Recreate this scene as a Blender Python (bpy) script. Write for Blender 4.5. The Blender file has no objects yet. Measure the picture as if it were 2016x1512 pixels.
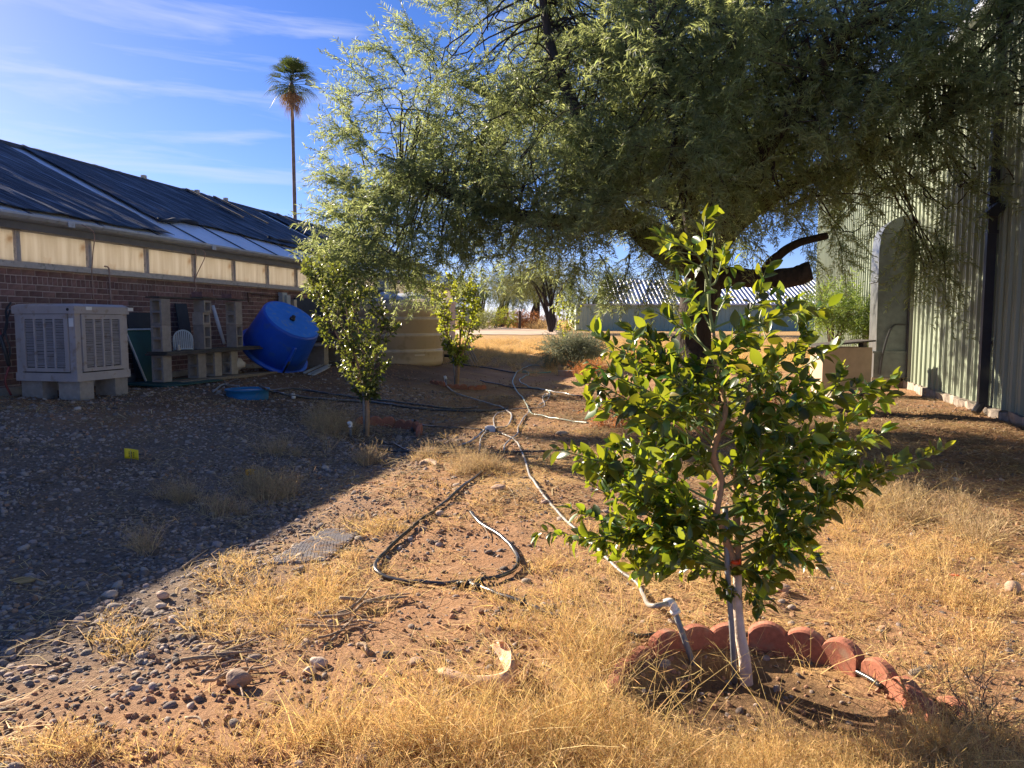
import bpy, math
import numpy as np
from mathutils import Matrix, Vector

# ------------------------------------------------------------------ camera, sky, sun, exposure
scene = bpy.context.scene
COL = scene.collection
CAM_H = 1.4
FPX = 1450.0                                   # focal length in pixels of the 2016 px wide photograph
PITCH = math.atan(122 / FPX)
cam_data = bpy.data.cameras.new("camera")
cam_data.sensor_width = 36.0
cam_data.lens = 36.0 * FPX / 2016.0
cam_data.clip_start = 0.05
cam_data.clip_end = 3000
cam = bpy.data.objects.new("camera", cam_data)
COL.objects.link(cam)
cam.location = (0, 0, CAM_H)
cam.rotation_euler = (math.radians(90) - PITCH, 0, 0)
scene.camera = cam

SUN_AZ, SUN_EL = math.radians(-50.0), math.radians(24.3)
SUN_DIR = Vector((math.sin(SUN_AZ) * math.cos(SUN_EL), math.cos(SUN_AZ) * math.cos(SUN_EL), math.sin(SUN_EL)))
world = bpy.data.worlds.new("World")
scene.world = world
world.use_nodes = True
nt = world.node_tree
nt.nodes.clear()
w_out = nt.nodes.new("ShaderNodeOutputWorld")
w_bg = nt.nodes.new("ShaderNodeBackground")
w_sky = nt.nodes.new("ShaderNodeTexSky")
w_sky.sky_type = "NISHITA"
w_sky.sun_disc = False
w_sky.sun_elevation = SUN_EL
w_sky.sun_rotation = SUN_AZ
w_sky.altitude = 700
w_sky.air_density = 0.75
w_sky.dust_density = 0.35
w_sky.ozone_density = 2.5
w_hsv = nt.nodes.new("ShaderNodeHueSaturation")
w_hsv.inputs["Saturation"].default_value = 1.25
w_tc = nt.nodes.new("ShaderNodeTexCoord")
w_map = nt.nodes.new("ShaderNodeMapping")
w_map.inputs["Scale"].default_value = (2.6, 2.6, 24.0)
w_map.inputs["Location"].default_value = (0.9, 0.4, 0.1)
w_noise = nt.nodes.new("ShaderNodeTexNoise")
w_noise.inputs["Scale"].default_value = 1.3
w_noise.inputs["Detail"].default_value = 6
w_noise.inputs["Roughness"].default_value = 0.55
w_noise.inputs["Distortion"].default_value = 0.4
w_ramp = nt.nodes.new("ShaderNodeValToRGB")
w_ramp.color_ramp.elements[0].position = 0.54
w_ramp.color_ramp.elements[0].color = (0, 0, 0, 1)
w_ramp.color_ramp.elements[1].position = 0.82
w_ramp.color_ramp.elements[1].color = (0.6, 0.6, 0.6, 1)
w_mix = nt.nodes.new("ShaderNodeMix")
w_mix.data_type = "RGBA"
w_mix.inputs["B"].default_value = (5.6, 5.8, 6.6, 1)
nt.links.new(w_sky.outputs[0], w_hsv.inputs["Color"])
nt.links.new(w_tc.outputs["Generated"], w_map.inputs["Vector"])
nt.links.new(w_map.outputs[0], w_noise.inputs["Vector"])
nt.links.new(w_noise.outputs["Fac"], w_ramp.inputs[0])
nt.links.new(w_ramp.outputs["Color"], w_mix.inputs["Factor"])
w_tint = nt.nodes.new("ShaderNodeMix")
w_tint.data_type = "RGBA"
w_tint.blend_type = "MULTIPLY"
w_tint.inputs["Factor"].default_value = 1.0
w_tint.inputs["B"].default_value = (1.06, 0.92, 1.18, 1)
nt.links.new(w_hsv.outputs[0], w_tint.inputs["A"])
nt.links.new(w_tint.outputs["Result"], w_mix.inputs["A"])
nt.links.new(w_mix.outputs["Result"], w_bg.inputs["Color"])
w_bg.inputs["Strength"].default_value = 0.05
nt.links.new(w_bg.outputs[0], w_out.inputs[0])

sun_data = bpy.data.lights.new("sun", "SUN")
sun_data.energy = 5.0
sun_data.angle = math.radians(0.5)
sun_data.color = (1.0, 0.85, 0.67)
sun = bpy.data.objects.new("sun", sun_data)
COL.objects.link(sun)
sun.rotation_euler = SUN_DIR.to_track_quat("Z", "Y").to_euler()
sun.location = (-20, 20, 20)

scene.view_settings.view_transform = "Standard"
scene.view_settings.look = "None"
scene.view_settings.exposure = 1.65
scene.view_settings.gamma = 1.0
scene.view_settings.use_curve_mapping = False
scene.render.engine = "CYCLES"
scene.cycles.max_bounces = 6
scene.cycles.transparent_max_bounces = 8
scene.cycles.use_denoising = True

# ------------------------------------------------------------------ geometry of the place
rng = np.random.default_rng(7)
cP, sP = math.cos(PITCH), math.sin(PITCH)
TH = math.atan(322 / FPX)                       # heading of the greenhouse wall
UV = np.array([math.sin(TH), math.cos(TH), 0.0])
NV = np.array([-math.cos(TH), math.sin(TH), 0.0])
ZV = np.array([0, 0, 1.0])
WALL_O = 8.5


def W(u, o, z):
    """point at distance u along the greenhouse, o towards it, height z"""
    return u * UV + o * NV + np.array([0, 0, z])


def sstep(a, b, x):
    t = np.clip((x - a) / (b - a), 0, 1)
    return t * t * (3 - 2 * t)


_H = np.random.default_rng(3).random((256, 256))


def vnoise(x, y):
    xi, yi = np.floor(x).astype(int), np.floor(y).astype(int)
    fx, fy = x - xi, y - yi
    fx, fy = fx * fx * (3 - 2 * fx), fy * fy * (3 - 2 * fy)
    a = _H[xi & 255, yi & 255]; b = _H[(xi + 1) & 255, yi & 255]
    c = _H[xi & 255, (yi + 1) & 255]; d = _H[(xi + 1) & 255, (yi + 1) & 255]
    return (a * (1 - fx) + b * fx) * (1 - fy) + (c * (1 - fx) + d * fx) * fy - 0.5


def fbm(x, y, octv=4):
    s, a = 0, 1.0
    for k in range(octv):
        s = s + a * vnoise(x * 2 ** k + 17.3 * k, y * 2 ** k + 9.1 * k)
        a *= 0.5
    return s


RING_C = np.array([0.93, 2.62])


def G(x, y):
    """height of the ground"""
    x = np.asarray(x, float); y = np.asarray(y, float)
    o = x * NV[0] + y * NV[1]
    u = x * UV[0] + y * UV[1]
    g = 0.46 * sstep(3.2, 7.4, o) * (1 - sstep(19, 30, u))
    g = g + 0.78 * sstep(18, 50, y) + 0.35 * sstep(50, 120, y)
    near = 1 - sstep(30, 60, y)
    g = g + near * (0.10 * fbm(x * 0.35, y * 0.35, 3) + 0.035 * fbm(x * 1.7 + 5, y * 1.7, 4))
    r = np.hypot(x - RING_C[0], y - RING_C[1])
    g = g - 0.05 * (1 - sstep(0.3, 0.52, r))
    r2 = np.hypot(x + 1.62, y - 8.75)
    g = g - 0.06 * (1 - sstep(0.3, 0.6, r2))
    return g


def gz(x, y):
    return float(G(x, y))


def ray(px, py):
    a = (px - 1008) / FPX; b = (756 - py) / FPX
    return np.array([a, cP + b * sP, b * cP - sP])


def gp(px, py, lift=0.0):
    """ground point seen at a pixel of the photograph"""
    r = ray(px, py)
    t0, t = 0.5, None
    ts = np.geomspace(1.0, 200, 1500)
    P = ts[:, None] * r[None, :]
    d = P[:, 2] + CAM_H - G(P[:, 0], P[:, 1])
    k = int(np.argmax(d < 0)) if (d < 0).any() else len(ts) - 1
    lo, hi = ts[max(k - 1, 0)], ts[k]
    for _ in range(20):
        m = 0.5 * (lo + hi)
        q = r * m
        if q[2] + CAM_H - gz(q[0], q[1]) < 0:
            hi = m
        else:
            lo = m
    q = r * hi
    return np.array([q[0], q[1], gz(q[0], q[1]) + lift])


def at(px, py, y):
    """point seen at a pixel, at depth y"""
    r = ray(px, py)
    return r * (y / r[1]) + np.array([0, 0, CAM_H])


def on_o(px, py, o):
    """point seen at a pixel, on the plane parallel to the greenhouse at offset o"""
    r = ray(px, py)
    return r * (o / (r @ NV)) + np.array([0, 0, CAM_H])


def px_of(P):
    x, y, z = P[0], P[1], P[2] - CAM_H
    zc = y * cP - z * sP
    return 1008 + FPX * x / zc, 756 - FPX * (y * sP + z * cP) / zc


# ------------------------------------------------------------------ mesh helpers (all vertices in world space)
class MB:
    def __init__(self):
        self.v, self.f, self.n = [], [], 0

    def add(self, v, f):
        v = np.asarray(v, float).reshape(-1, 3)
        self.v.append(v)
        fs = f if isinstance(f, list) else [f]
        for a in fs:
            self.f.append(np.asarray(a, int) + self.n)
        self.n += len(v)
        return self

    def box(self, c, size, ax=None):
        """box centred on c; size along the three axes ax (rows)"""
        ax = np.eye(3) if ax is None else np.asarray(ax, float)
        s = np.array([[-1, -1, -1], [1, -1, -1], [1, 1, -1], [-1, 1, -1], [-1, -1, 1], [1, -1, 1], [1, 1, 1], [-1, 1, 1]]) * 0.5
        v = (s * np.asarray(size)) @ ax + np.asarray(c, float)
        f = np.array([[0, 3, 2, 1], [4, 5, 6, 7], [0, 1, 5, 4], [1, 2, 6, 5], [2, 3, 7, 6], [3, 0, 4, 7]])
        if np.linalg.det(ax) < 0:
            f = f[:, ::-1]
        return self.add(v, f)

    def bar(self, a, b, w, h, up=(0, 0, 1)):
        a, b = np.asarray(a, float), np.asarray(b, float)
        d = b - a; L = np.linalg.norm(d); d = d / L
        s = np.cross(up, d); s /= np.linalg.norm(s) + 1e-9
        t = np.cross(d, s)
        return self.box((a + b) / 2, (L, w, h), [d, s, t])

    def tube(self, pts, rad, sides=8, cap=True):
        pts = np.asarray(pts, float); n = len(pts)
        rad = np.full(n, rad) if np.isscalar(rad) else np.asarray(rad, float)
        tan = np.gradient(pts, axis=0)
        tan /= np.linalg.norm(tan, axis=1)[:, None] + 1e-12
        ref = np.array([0, 0, 1.0]) if abs(tan[0][2]) < 0.9 else np.array([1.0, 0, 0])
        a = np.cross(tan[0], ref); a /= np.linalg.norm(a)
        rings = []
        ang = np.linspace(0, 2 * np.pi, sides, endpoint=False)
        for i in range(n):
            a = a - tan[i] * (a @ tan[i]); a /= np.linalg.norm(a) + 1e-12
            b = np.cross(tan[i], a)
            rings.append(pts[i] + rad[i] * (np.cos(ang)[:, None] * a + np.sin(ang)[:, None] * b))
        v = np.concatenate(rings)
        i = np.arange(n - 1)[:, None] * sides; j = np.arange(sides)[None, :]; j2 = (j + 1) % sides
        f = np.stack([i + j, i + j2, i + sides + j2, i + sides + j], -1).reshape(-1, 4)
        fs = [f]
        if cap:
            fs += [np.arange(sides)[::-1][None, :], (np.arange(sides) + (n - 1) * sides)[None, :]]
        return self.add(v, fs)

    def lathe(self, prof, c, axis=(0, 0, 1), sides=40, cap=True):
        """prof: (radius, height) pairs turned about axis through c"""
        ax = np.asarray(axis, float); ax /= np.linalg.norm(ax)
        ref = np.array([1.0, 0, 0]) if abs(ax[0]) < 0.8 else np.array([0, 1.0, 0])
        a = np.cross(ref, ax); a /= np.linalg.norm(a); b = np.cross(ax, a)
        ang = np.linspace(0, 2 * np.pi, sides, endpoint=False)
        v = np.concatenate([np.asarray(c) + h * ax + r * (np.cos(ang)[:, None] * a + np.sin(ang)[:, None] * b) for r, h in prof])
        n = len(prof)
        i = np.arange(n - 1)[:, None] * sides; j = np.arange(sides)[None, :]; j2 = (j + 1) % sides
        f = np.stack([i + j, i + j2, i + sides + j2, i + sides + j], -1).reshape(-1, 4)
        fs = [f]
        if cap and prof[0][0] > 1e-4:
            fs.append(np.arange(sides)[::-1][None, :])
        if cap and prof[-1][0] > 1e-4:
            fs.append((np.arange(sides) + (n - 1) * sides)[None, :])
        return self.add(v, fs)

    def grid(self, P):
        """P: (m, n, 3) grid of points"""
        m, n = P.shape[:2]
        i = np.arange(m - 1)[:, None] * n; j = np.arange(n - 1)[None, :]
        f = np.stack([i + j, i + j + 1, i + n + j + 1, i + n + j], -1).reshape(-1, 4)
        return self.add(P.reshape(-1, 3), f)

    def sheet(self, P, th):
        """a grid given thickness th along -normal of the mean plane"""
        m, n = P.shape[:2]
        d1 = P[0, -1] - P[0, 0]; d2 = P[-1, 0] - P[0, 0]
        nn = np.cross(d1, d2); nn /= np.linalg.norm(nn)
        A = P.reshape(-1, 3); B = A - nn * th
        i = np.arange(m - 1)[:, None] * n; j = np.arange(n - 1)[None, :]
        f = np.stack([i + j, i + j + 1, i + n + j + 1, i + n + j], -1).reshape(-1, 4)
        N = m * n
        edge = [(k, k + 1) for k in range(n - 1)] + [(k * n + n - 1, (k + 1) * n + n - 1) for k in range(m - 1)] + \
               [((m - 1) * n + k + 1, (m - 1) * n + k) for k in range(n - 1)] + [((k + 1) * n, k * n) for k in range(m - 1)]
        e = np.array([[b, a, a + N, b + N] for a, b in edge])
        return self.add(np.concatenate([A, B]), [f, f[:, ::-1] + N, e])

    def mesh(self, name, mat, inv=None, smooth=False):
        v = np.concatenate(self.v)
        if inv is not None:
            M = np.array(inv)
            v = v @ M[:3, :3].T + M[:3, 3]
        me = bpy.data.meshes.new(name)
        tot = np.concatenate([np.full(len(a), a.shape[1]) for a in self.f])
        loops = np.concatenate([a.ravel() for a in self.f])
        me.vertices.add(len(v)); me.vertices.foreach_set("co", v.astype(np.float32).ravel())
        me.loops.add(len(loops)); me.loops.foreach_set("vertex_index", loops.astype(np.int32))
        me.polygons.add(len(tot))
        me.polygons.foreach_set("loop_start", np.concatenate([[0], np.cumsum(tot)[:-1]]).astype(np.int32))
        me.polygons.foreach_set("use_smooth", np.full(len(tot), bool(smooth)))
        me.update(calc_edges=True)
        me.validate()
        if mat:
            me.materials.append(mat)
        return me

    def build(self, name, mat, parent=None, smooth=False, origin=None, label=None, cat=None, group=None, kind=None):
        if parent is not None:
            inv = WM[parent.name].inverted()
        else:
            v = np.concatenate(self.v)
            if origin is None:
                origin = (*(v[:, :2].mean(0)), v[:, 2].min())
            inv = Matrix.Translation(Vector(origin)).inverted()
        me = self.mesh(name, mat, inv, smooth)
        ob = bpy.data.objects.new(name, me)
        COL.objects.link(ob)
        if parent is not None:
            ob.parent = parent
            WM[ob.name] = WM[parent.name]
        else:
            ob.location = Vector(origin)
            WM[ob.name] = Matrix.Translation(Vector(origin))
        tag(ob, label, cat, group, kind)
        return ob


WM = {}


def tag(ob, label=None, cat=None, group=None, kind=None):
    if label: ob["label"] = label
    if cat: ob["category"] = cat
    if group: ob["group"] = group
    if kind: ob["kind"] = kind
    return ob


def thing(name, label, cat, loc, group=None, yaw=0.0):
    e = bpy.data.objects.new(name, None)
    e.empty_display_size = 0.1
    COL.objects.link(e)
    e.location = Vector(loc); e.rotation_euler = (0, 0, yaw)
    WM[e.name] = Matrix.Translation(Vector(loc)) @ Matrix.Rotation(yaw, 4, "Z")
    return tag(e, label, cat, group)


def piece(name, me, M, parent=None, **kw):
    """one more object sharing a mesh, at world matrix M"""
    ob = bpy.data.objects.new(name, me)
    COL.objects.link(ob)
    if parent is not None:
        ob.parent = parent
        ob.matrix_local = WM[parent.name].inverted() @ M
    else:
        ob.matrix_local = M
    WM[ob.name] = M
    return tag(ob, **kw)


def frame(c, x, y, z, s=1.0):
    M = Matrix.Identity(4)
    for i in range(3):
        M[i][0] = x[i] * s; M[i][1] = y[i] * s; M[i][2] = z[i] * s; M[i][3] = c[i]
    return M


def smooth_line(pts, n=8):
    """Catmull-Rom through the points"""
    P = np.asarray(pts, float)
    P = np.concatenate([[2 * P[0] - P[1]], P, [2 * P[-1] - P[-2]]])
    out = []
    t = np.linspace(0, 1, n, endpoint=False)[:, None]
    for i in range(1, len(P) - 2):
        a, b, c, d = P[i - 1], P[i], P[i + 1], P[i + 2]
        out.append(0.5 * (2 * b + (c - a) * t + (2 * a - 5 * b + 4 * c - d) * t * t + (3 * b - a - 3 * c + d) * t ** 3))
    return np.concatenate(out + [P[-2][None]])


# ------------------------------------------------------------------ materials
def nodes_of(name):
    m = bpy.data.materials.new(name)
    m.use_nodes = True
    t = m.node_tree
    return m, t, t.nodes["Principled BSDF"]


def mat(name, col, rough=0.7, var=0.25, scale=8.0, bump=0.0, bscale=60.0, metal=0.0, col2=None, rand=0.0, spec=0.4, streak=None, isl=0.0, dirt=None):
    """procedural paint: base colour with noise variation, optional second colour, per-object and per-island variation, bump"""
    m, t, b = nodes_of(name)
    L = t.links.new
    tc = t.nodes.new("ShaderNodeTexCoord")
    mp = t.nodes.new("ShaderNodeMapping")
    if streak:
        mp.inputs["Scale"].default_value = streak
    L(tc.outputs["Object"], mp.inputs[0])
    nz = t.nodes.new("ShaderNodeTexNoise")
    nz.inputs["Scale"].default_value = scale
    nz.inputs["Detail"].default_value = 6
    nz.inputs["Roughness"].default_value = 0.6
    L(mp.outputs[0], nz.inputs["Vector"])
    rp = t.nodes.new("ShaderNodeValToRGB")
    rp.color_ramp.elements[0].position = 0.3
    rp.color_ramp.elements[1].position = 0.7
    c2 = col2 if col2 else tuple(c * (1 + var) for c in col)
    c1 = col if col2 else tuple(c * (1 - var) for c in col)
    rp.color_ramp.elements[0].color = (*c1, 1)
    rp.color_ramp.elements[1].color = (*c2, 1)
    L(nz.outputs["Fac"], rp.inputs[0])
    last = rp.outputs["Color"]
    if dirt:                                      # blotches of a third colour
        n2 = t.nodes.new("ShaderNodeTexNoise"); n2.inputs["Scale"].default_value = dirt[1]; n2.inputs["Detail"].default_value = 8
        L(tc.outputs["Object"], n2.inputs["Vector"])
        r2 = t.nodes.new("ShaderNodeValToRGB")
        r2.color_ramp.elements[0].position = dirt[2]; r2.color_ramp.elements[1].position = dirt[2] + 0.18
        L(n2.outputs["Fac"], r2.inputs[0])
        mx = t.nodes.new("ShaderNodeMix"); mx.data_type = "RGBA"
        L(r2.outputs["Color"], mx.inputs["Factor"]); L(last, mx.inputs["A"]); mx.inputs["B"].default_value = (*dirt[0], 1)
        last = mx.outputs["Result"]
    if rand or isl:
        hv = t.nodes.new("ShaderNodeHueSaturation")
        if isl:
            src = t.nodes.new("ShaderNodeNewGeometry").outputs["Random Per Island"]; k = isl
        else:
            src = t.nodes.new("ShaderNodeObjectInfo").outputs["Random"]; k = rand
        mr = t.nodes.new("ShaderNodeMapRange")
        mr.inputs["To Min"].default_value = 1 - k; mr.inputs["To Max"].default_value = 1 + k
        L(src, mr.inputs["Value"]); L(mr.outputs[0], hv.inputs["Value"])
        ms = t.nodes.new("ShaderNodeMath"); ms.operation = "MULTIPLY_ADD"
        ms.inputs[1].default_value = 0.05 * k; ms.inputs[2].default_value = 0.5 - 0.025 * k
        fr = t.nodes.new("ShaderNodeMath"); fr.operation = "FRACT"
        mm = t.nodes.new("ShaderNodeMath"); mm.operation = "MULTIPLY"; mm.inputs[1].default_value = 13.7
        L(src, mm.inputs[0]); L(mm.outputs[0], fr.inputs[0]); L(fr.outputs[0], ms.inputs[0]); L(ms.outputs[0], hv.inputs["Hue"])
        L(last, hv.inputs["Color"])
        last = hv.outputs[0]
    L(last, b.inputs["Base Color"])
    b.inputs["Roughness"].default_value = rough
    b.inputs["Metallic"].default_value = metal
    b.inputs["Specular IOR Level"].default_value = spec
    if bump:
        n3 = t.nodes.new("ShaderNodeTexNoise"); n3.inputs["Scale"].default_value = bscale; n3.inputs["Detail"].default_value = 5
        L(mp.outputs[0], n3.inputs["Vector"])
        bp = t.nodes.new("ShaderNodeBump"); bp.inputs["Strength"].default_value = bump; bp.inputs["Distance"].default_value = 0.02
        L(n3.outputs["Fac"], bp.inputs["Height"]); L(bp.outputs[0], b.inputs["Normal"])
    return m


def leaf_mat(name, col, trans, tcol, rough=0.4, k=0.35, isl=True, spec=0.4):
    """leaf: glossy upper side plus light coming through"""
    m, t, b = nodes_of(name)
    L = t.links.new
    src = t.nodes.new("ShaderNodeNewGeometry").outputs["Random Per Island"] if isl else t.nodes.new("ShaderNodeObjectInfo").outputs["Random"]
    outs = []
    for c in (col, tcol):
        hv = t.nodes.new("ShaderNodeHueSaturation")
        hv.inputs["Color"].default_value = (*c, 1)
        mr = t.nodes.new("ShaderNodeMapRange"); mr.inputs["To Min"].default_value = 1 - k; mr.inputs["To Max"].default_value = 1 + k
        L(src, mr.inputs["Value"]); L(mr.outputs[0], hv.inputs["Value"])
        mh = t.nodes.new("ShaderNodeMapRange"); mh.inputs["To Min"].default_value = 0.5 - 0.04 * k; mh.inputs["To Max"].default_value = 0.5 + 0.03 * k
        mm = t.nodes.new("ShaderNodeMath"); mm.operation = "MULTIPLY"; mm.inputs[1].default_value = 7.31
        fr = t.nodes.new("ShaderNodeMath"); fr.operation = "FRACT"
        L(src, mm.inputs[0]); L(mm.outputs[0], fr.inputs[0]); L(fr.outputs[0], mh.inputs["Value"]); L(mh.outputs[0], hv.inputs["Hue"])
        outs.append(hv.outputs[0])
    L(outs[0], b.inputs["Base Color"])
    b.inputs["Roughness"].default_value = rough
    b.inputs["Specular IOR Level"].default_value = spec
    tr = t.nodes.new("ShaderNodeBsdfTranslucent")
    L(outs[1], tr.inputs["Color"])
    mx = t.nodes.new("ShaderNodeMixShader"); mx.inputs[0].default_value = trans
    L(b.outputs[0], mx.inputs[1]); L(tr.outputs[0], mx.inputs[2])
    L(mx.outputs[0], t.nodes["Material Output"].inputs["Surface"])
    return m


M = {}
M["brick"] = mat("brick clay", (0.19, 0.105, 0.092), 0.85, 0.3, 18, 0.25, 90, rand=0.28)
M["brick_isl"] = mat("brick clay far", (0.19, 0.105, 0.092), 0.85, 0.3, 18, 0.25, 90, isl=0.28)
M["mortar"] = mat("mortar", (0.42, 0.34, 0.30), 0.9, 0.2, 25, 0.2, 120)
M["beige_metal"] = mat("beige painted metal", (0.37, 0.335, 0.325), 0.5, 0.08, 6, dirt=((0.25, 0.19, 0.14), 11, 0.57))
M["sill"] = mat("weathered sill paint", (0.45, 0.41, 0.37), 0.6, 0.15, 12, dirt=((0.2, 0.2, 0.16), 14, 0.58))
M["gutter"] = mat("galvanised gutter", (0.42, 0.46, 0.52), 0.5, 0.15, 4, metal=0.0, streak=(1, 1, 0.2), dirt=((0.2, 0.21, 0.22), 6, 0.6))
M["fascia"] = mat("dark fascia paint", (0.14, 0.135, 0.135), 0.6, 0.15, 6)
M["cloth"] = None
M["white_roof"] = mat("white polycarbonate roof", (0.72, 0.74, 0.80), 0.35, 0.06, 3, dirt=((0.5, 0.5, 0.5), 5, 0.62))
M["dark_seam"] = mat("dark roof seam", (0.06, 0.07, 0.09), 0.6)
M["cmu"] = mat("concrete block", (0.33, 0.29, 0.25), 0.95, 0.15, 15, 0.5, 160, rand=0.16)
M["concrete"] = mat("old concrete", (0.34, 0.29, 0.24), 0.95, 0.25, 6, 0.4, 60, dirt=((0.1, 0.085, 0.07), 5, 0.6))
M["blue"] = mat("blue plastic", (0.012, 0.09, 0.55), 0.38, 0.12, 5, spec=0.5, dirt=((0.05, 0.12, 0.36), 5, 0.56))
M["blue_disc"] = mat("blue plastic sky lit and worn", (0.03, 0.20, 0.72), 0.5, 0.10, 9, dirt=((0.16, 0.27, 0.5), 9, 0.54))  # lighter blue paints in the sky's light on the base; blotches are wear
M["teal"] = mat("blue green plastic", (0.02, 0.16, 0.33), 0.5, 0.15, 6, dirt=((0.1, 0.16, 0.2), 8, 0.6))
M["black"] = mat("black plastic", (0.018, 0.018, 0.02), 0.45, 0.2, 10)
M["black_hose"] = mat("black poly hose", (0.03, 0.03, 0.032), 0.28, 0.3, 14, spec=0.7, dirt=((0.16, 0.13, 0.1), 12, 0.56))
M["white_hose"] = mat("weathered pale hose", (0.30, 0.285, 0.26), 0.4, 0.18, 10, spec=0.5, dirt=((0.28, 0.22, 0.16), 9, 0.6))
M["green_hose"] = mat("grey green garden hose", (0.25, 0.31, 0.25), 0.4, 0.2, 7, dirt=((0.24, 0.22, 0.16), 9, 0.6))
M["teal_hose"] = mat("green garden hose", (0.10, 0.26, 0.22), 0.4, 0.2, 7)
M["white_pvc"] = mat("white pvc", (0.72, 0.71, 0.68), 0.4, 0.06, 8)
M["wood"] = mat("weathered board", (0.24, 0.19, 0.14), 0.9, 0.35, 5, 0.5, 40, streak=(1, 8, 8), rand=0.15)
M["dark_wood"] = mat("dark board", (0.075, 0.065, 0.055), 0.85, 0.35, 6, 0.4, 40, rand=0.1)
M["green_panel"] = mat("dark green panel", (0.012, 0.065, 0.06), 0.6, 0.15, 5)
M["dark_panel"] = mat("dark slate panel", (0.035, 0.04, 0.048), 0.7, 0.2, 6)
M["alu"] = mat("aluminium strip", (0.55, 0.56, 0.55), 0.4, 0.1, 10, metal=0.6)
M["grey_box"] = mat("grey utility box", (0.40, 0.42, 0.41), 0.5, 0.1, 8)
M["cream"] = mat("cream plastic", (0.55, 0.47, 0.36), 0.5, 0.1, 8)
M["tank"] = mat("beige water tank", (0.50, 0.40, 0.27), 0.48, 0.06, 2.5, streak=(1, 1, 0.25), dirt=((0.40, 0.31, 0.19), 5, 0.55))
M["siding"] = mat("pale green siding", (0.275, 0.32, 0.24), 0.55, 0.1, 3, streak=(2, 2, 0.2), rand=0.06, dirt=((0.20, 0.215, 0.16), 4, 0.64))
M["far_siding"] = mat("far green siding", (0.30, 0.38, 0.30), 0.55, 0.06, 2, rand=0.05)
M["metal_roof"] = mat("silver metal roof", (0.55, 0.58, 0.64), 0.45, 0.08, 3, metal=0.25)
M["galv"] = mat("galvanised duct", (0.12, 0.13, 0.135), 0.4, 0.25, 7, metal=0.3, bump=0.06, bscale=30)
M["dark_pipe"] = mat("dark downspout", (0.03, 0.03, 0.036), 0.5, 0.2, 6)
M["beige_box"] = mat("tan painted panel", (0.44, 0.33, 0.23), 0.7, 0.12, 5)
M["terracotta"] = mat("red concrete edging", (0.36, 0.135, 0.08), 0.92, 0.2, 60, 0.18, 320, rand=0.12, dirt=((0.33, 0.21, 0.14), 14, 0.54))
M["stone"] = mat("river stone", (0.40, 0.27, 0.19), 0.85, 0.25, 12, 0.3, 60, rand=0.25)
M["pale_stone"] = mat("pale stone", (0.46, 0.37, 0.29), 0.85, 0.2, 14, 0.3, 70, rand=0.2)
M["bark"] = mat("dark mesquite bark", (0.045, 0.034, 0.028), 0.95, 0.5, 7, 1.0, 22, streak=(1.6, 1.6, 0.4))
M["twig"] = mat("grey brown twig", (0.12, 0.09, 0.065), 0.9, 0.3, 20)
M["tan_bark"] = mat("tan citrus bark", (0.36, 0.22, 0.12), 0.85, 0.2, 18, 0.3, 50)
M["white_bark"] = mat("whitewashed bark", (0.58, 0.47, 0.38), 0.85, 0.15, 22, 0.3, 60, dirt=((0.36, 0.22, 0.14), 16, 0.6))
M["green_stem"] = mat("green twig bark", (0.16, 0.20, 0.06), 0.6, 0.2, 18)
M["palm_bark"] = mat("palm bark", (0.13, 0.115, 0.105), 0.95, 0.3, 3, 0.5, 20)
M["grey_stake"] = mat("grey metal stake", (0.20, 0.21, 0.22), 0.5, 0.2, 20, dirt=((0.4, 0.33, 0.26), 14, 0.6))
M["yellow"] = mat("yellow flag plastic", (0.80, 0.58, 0.015), 0.5, 0.06, 10)
M["ink"] = mat("flag print", (0.08, 0.07, 0.02), 0.7)
M["orange_tape"] = mat("orange tape", (0.85, 0.10, 0.02), 0.5)
M["frond_base"] = mat("dry palm sheath", (0.62, 0.38, 0.22), 0.6, 0.14, 5, 0.25, 90, streak=(12, 1.5, 12))
M["drystick"] = mat("dry stick", (0.30, 0.22, 0.15), 0.9, 0.35, 10, 0.5, 40, rand=0.25)
M["plate"] = mat("perforated steel plate", (0.36, 0.33, 0.31), 0.5, 0.18, 14, metal=0.3, dirt=((0.36, 0.24, 0.14), 11, 0.5))
M["rust"] = mat("rusty post", (0.12, 0.07, 0.045), 0.9, 0.3, 10)
M["gravel"] = mat("gravel", (0.255, 0.207, 0.172), 0.85, 0.3, 20, 0.3, 60, rand=0.62, spec=0.25)
M["clod"] = mat("soil clod", (0.33, 0.19, 0.11), 0.95, 0.2, 20, 0.3, 60, rand=0.25)
M["straw"] = leaf_mat("dry straw", (0.58, 0.42, 0.19), 0.35, (0.74, 0.52, 0.20), 0.6, 0.5, spec=0.2)
M["straw_grey"] = leaf_mat("grey straw", (0.42, 0.32, 0.18), 0.3, (0.52, 0.38, 0.19), 0.7, 0.45, spec=0.2)
M["orange_flag"] = mat("orange flag plastic", (0.75, 0.34, 0.01), 0.5, 0.06, 10)
M["straw_brown"] = leaf_mat("brown litter", (0.30, 0.19, 0.10), 0.15, (0.4, 0.25, 0.12), 0.8, 0.4, spec=0.15)
M["rust_weed"] = leaf_mat("rusty dry weed", (0.48, 0.22, 0.08), 0.35, (0.6, 0.28, 0.09), 0.7, 0.3, spec=0.2)
M["citrus"] = leaf_mat("citrus leaf", (0.022, 0.075, 0.014), 0.31, (0.40, 0.46, 0.022), 0.34, 0.55, spec=0.5)
M["citrus_one"] = leaf_mat("citrus leaf single", (0.022, 0.075, 0.014), 0.31, (0.40, 0.46, 0.022), 0.34, 0.55, isl=False, spec=0.5)
M["citrus_old"] = leaf_mat("yellowed citrus leaf", (0.16, 0.15, 0.02), 0.4, (0.6, 0.5, 0.04), 0.45, 0.4, isl=False)
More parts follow.
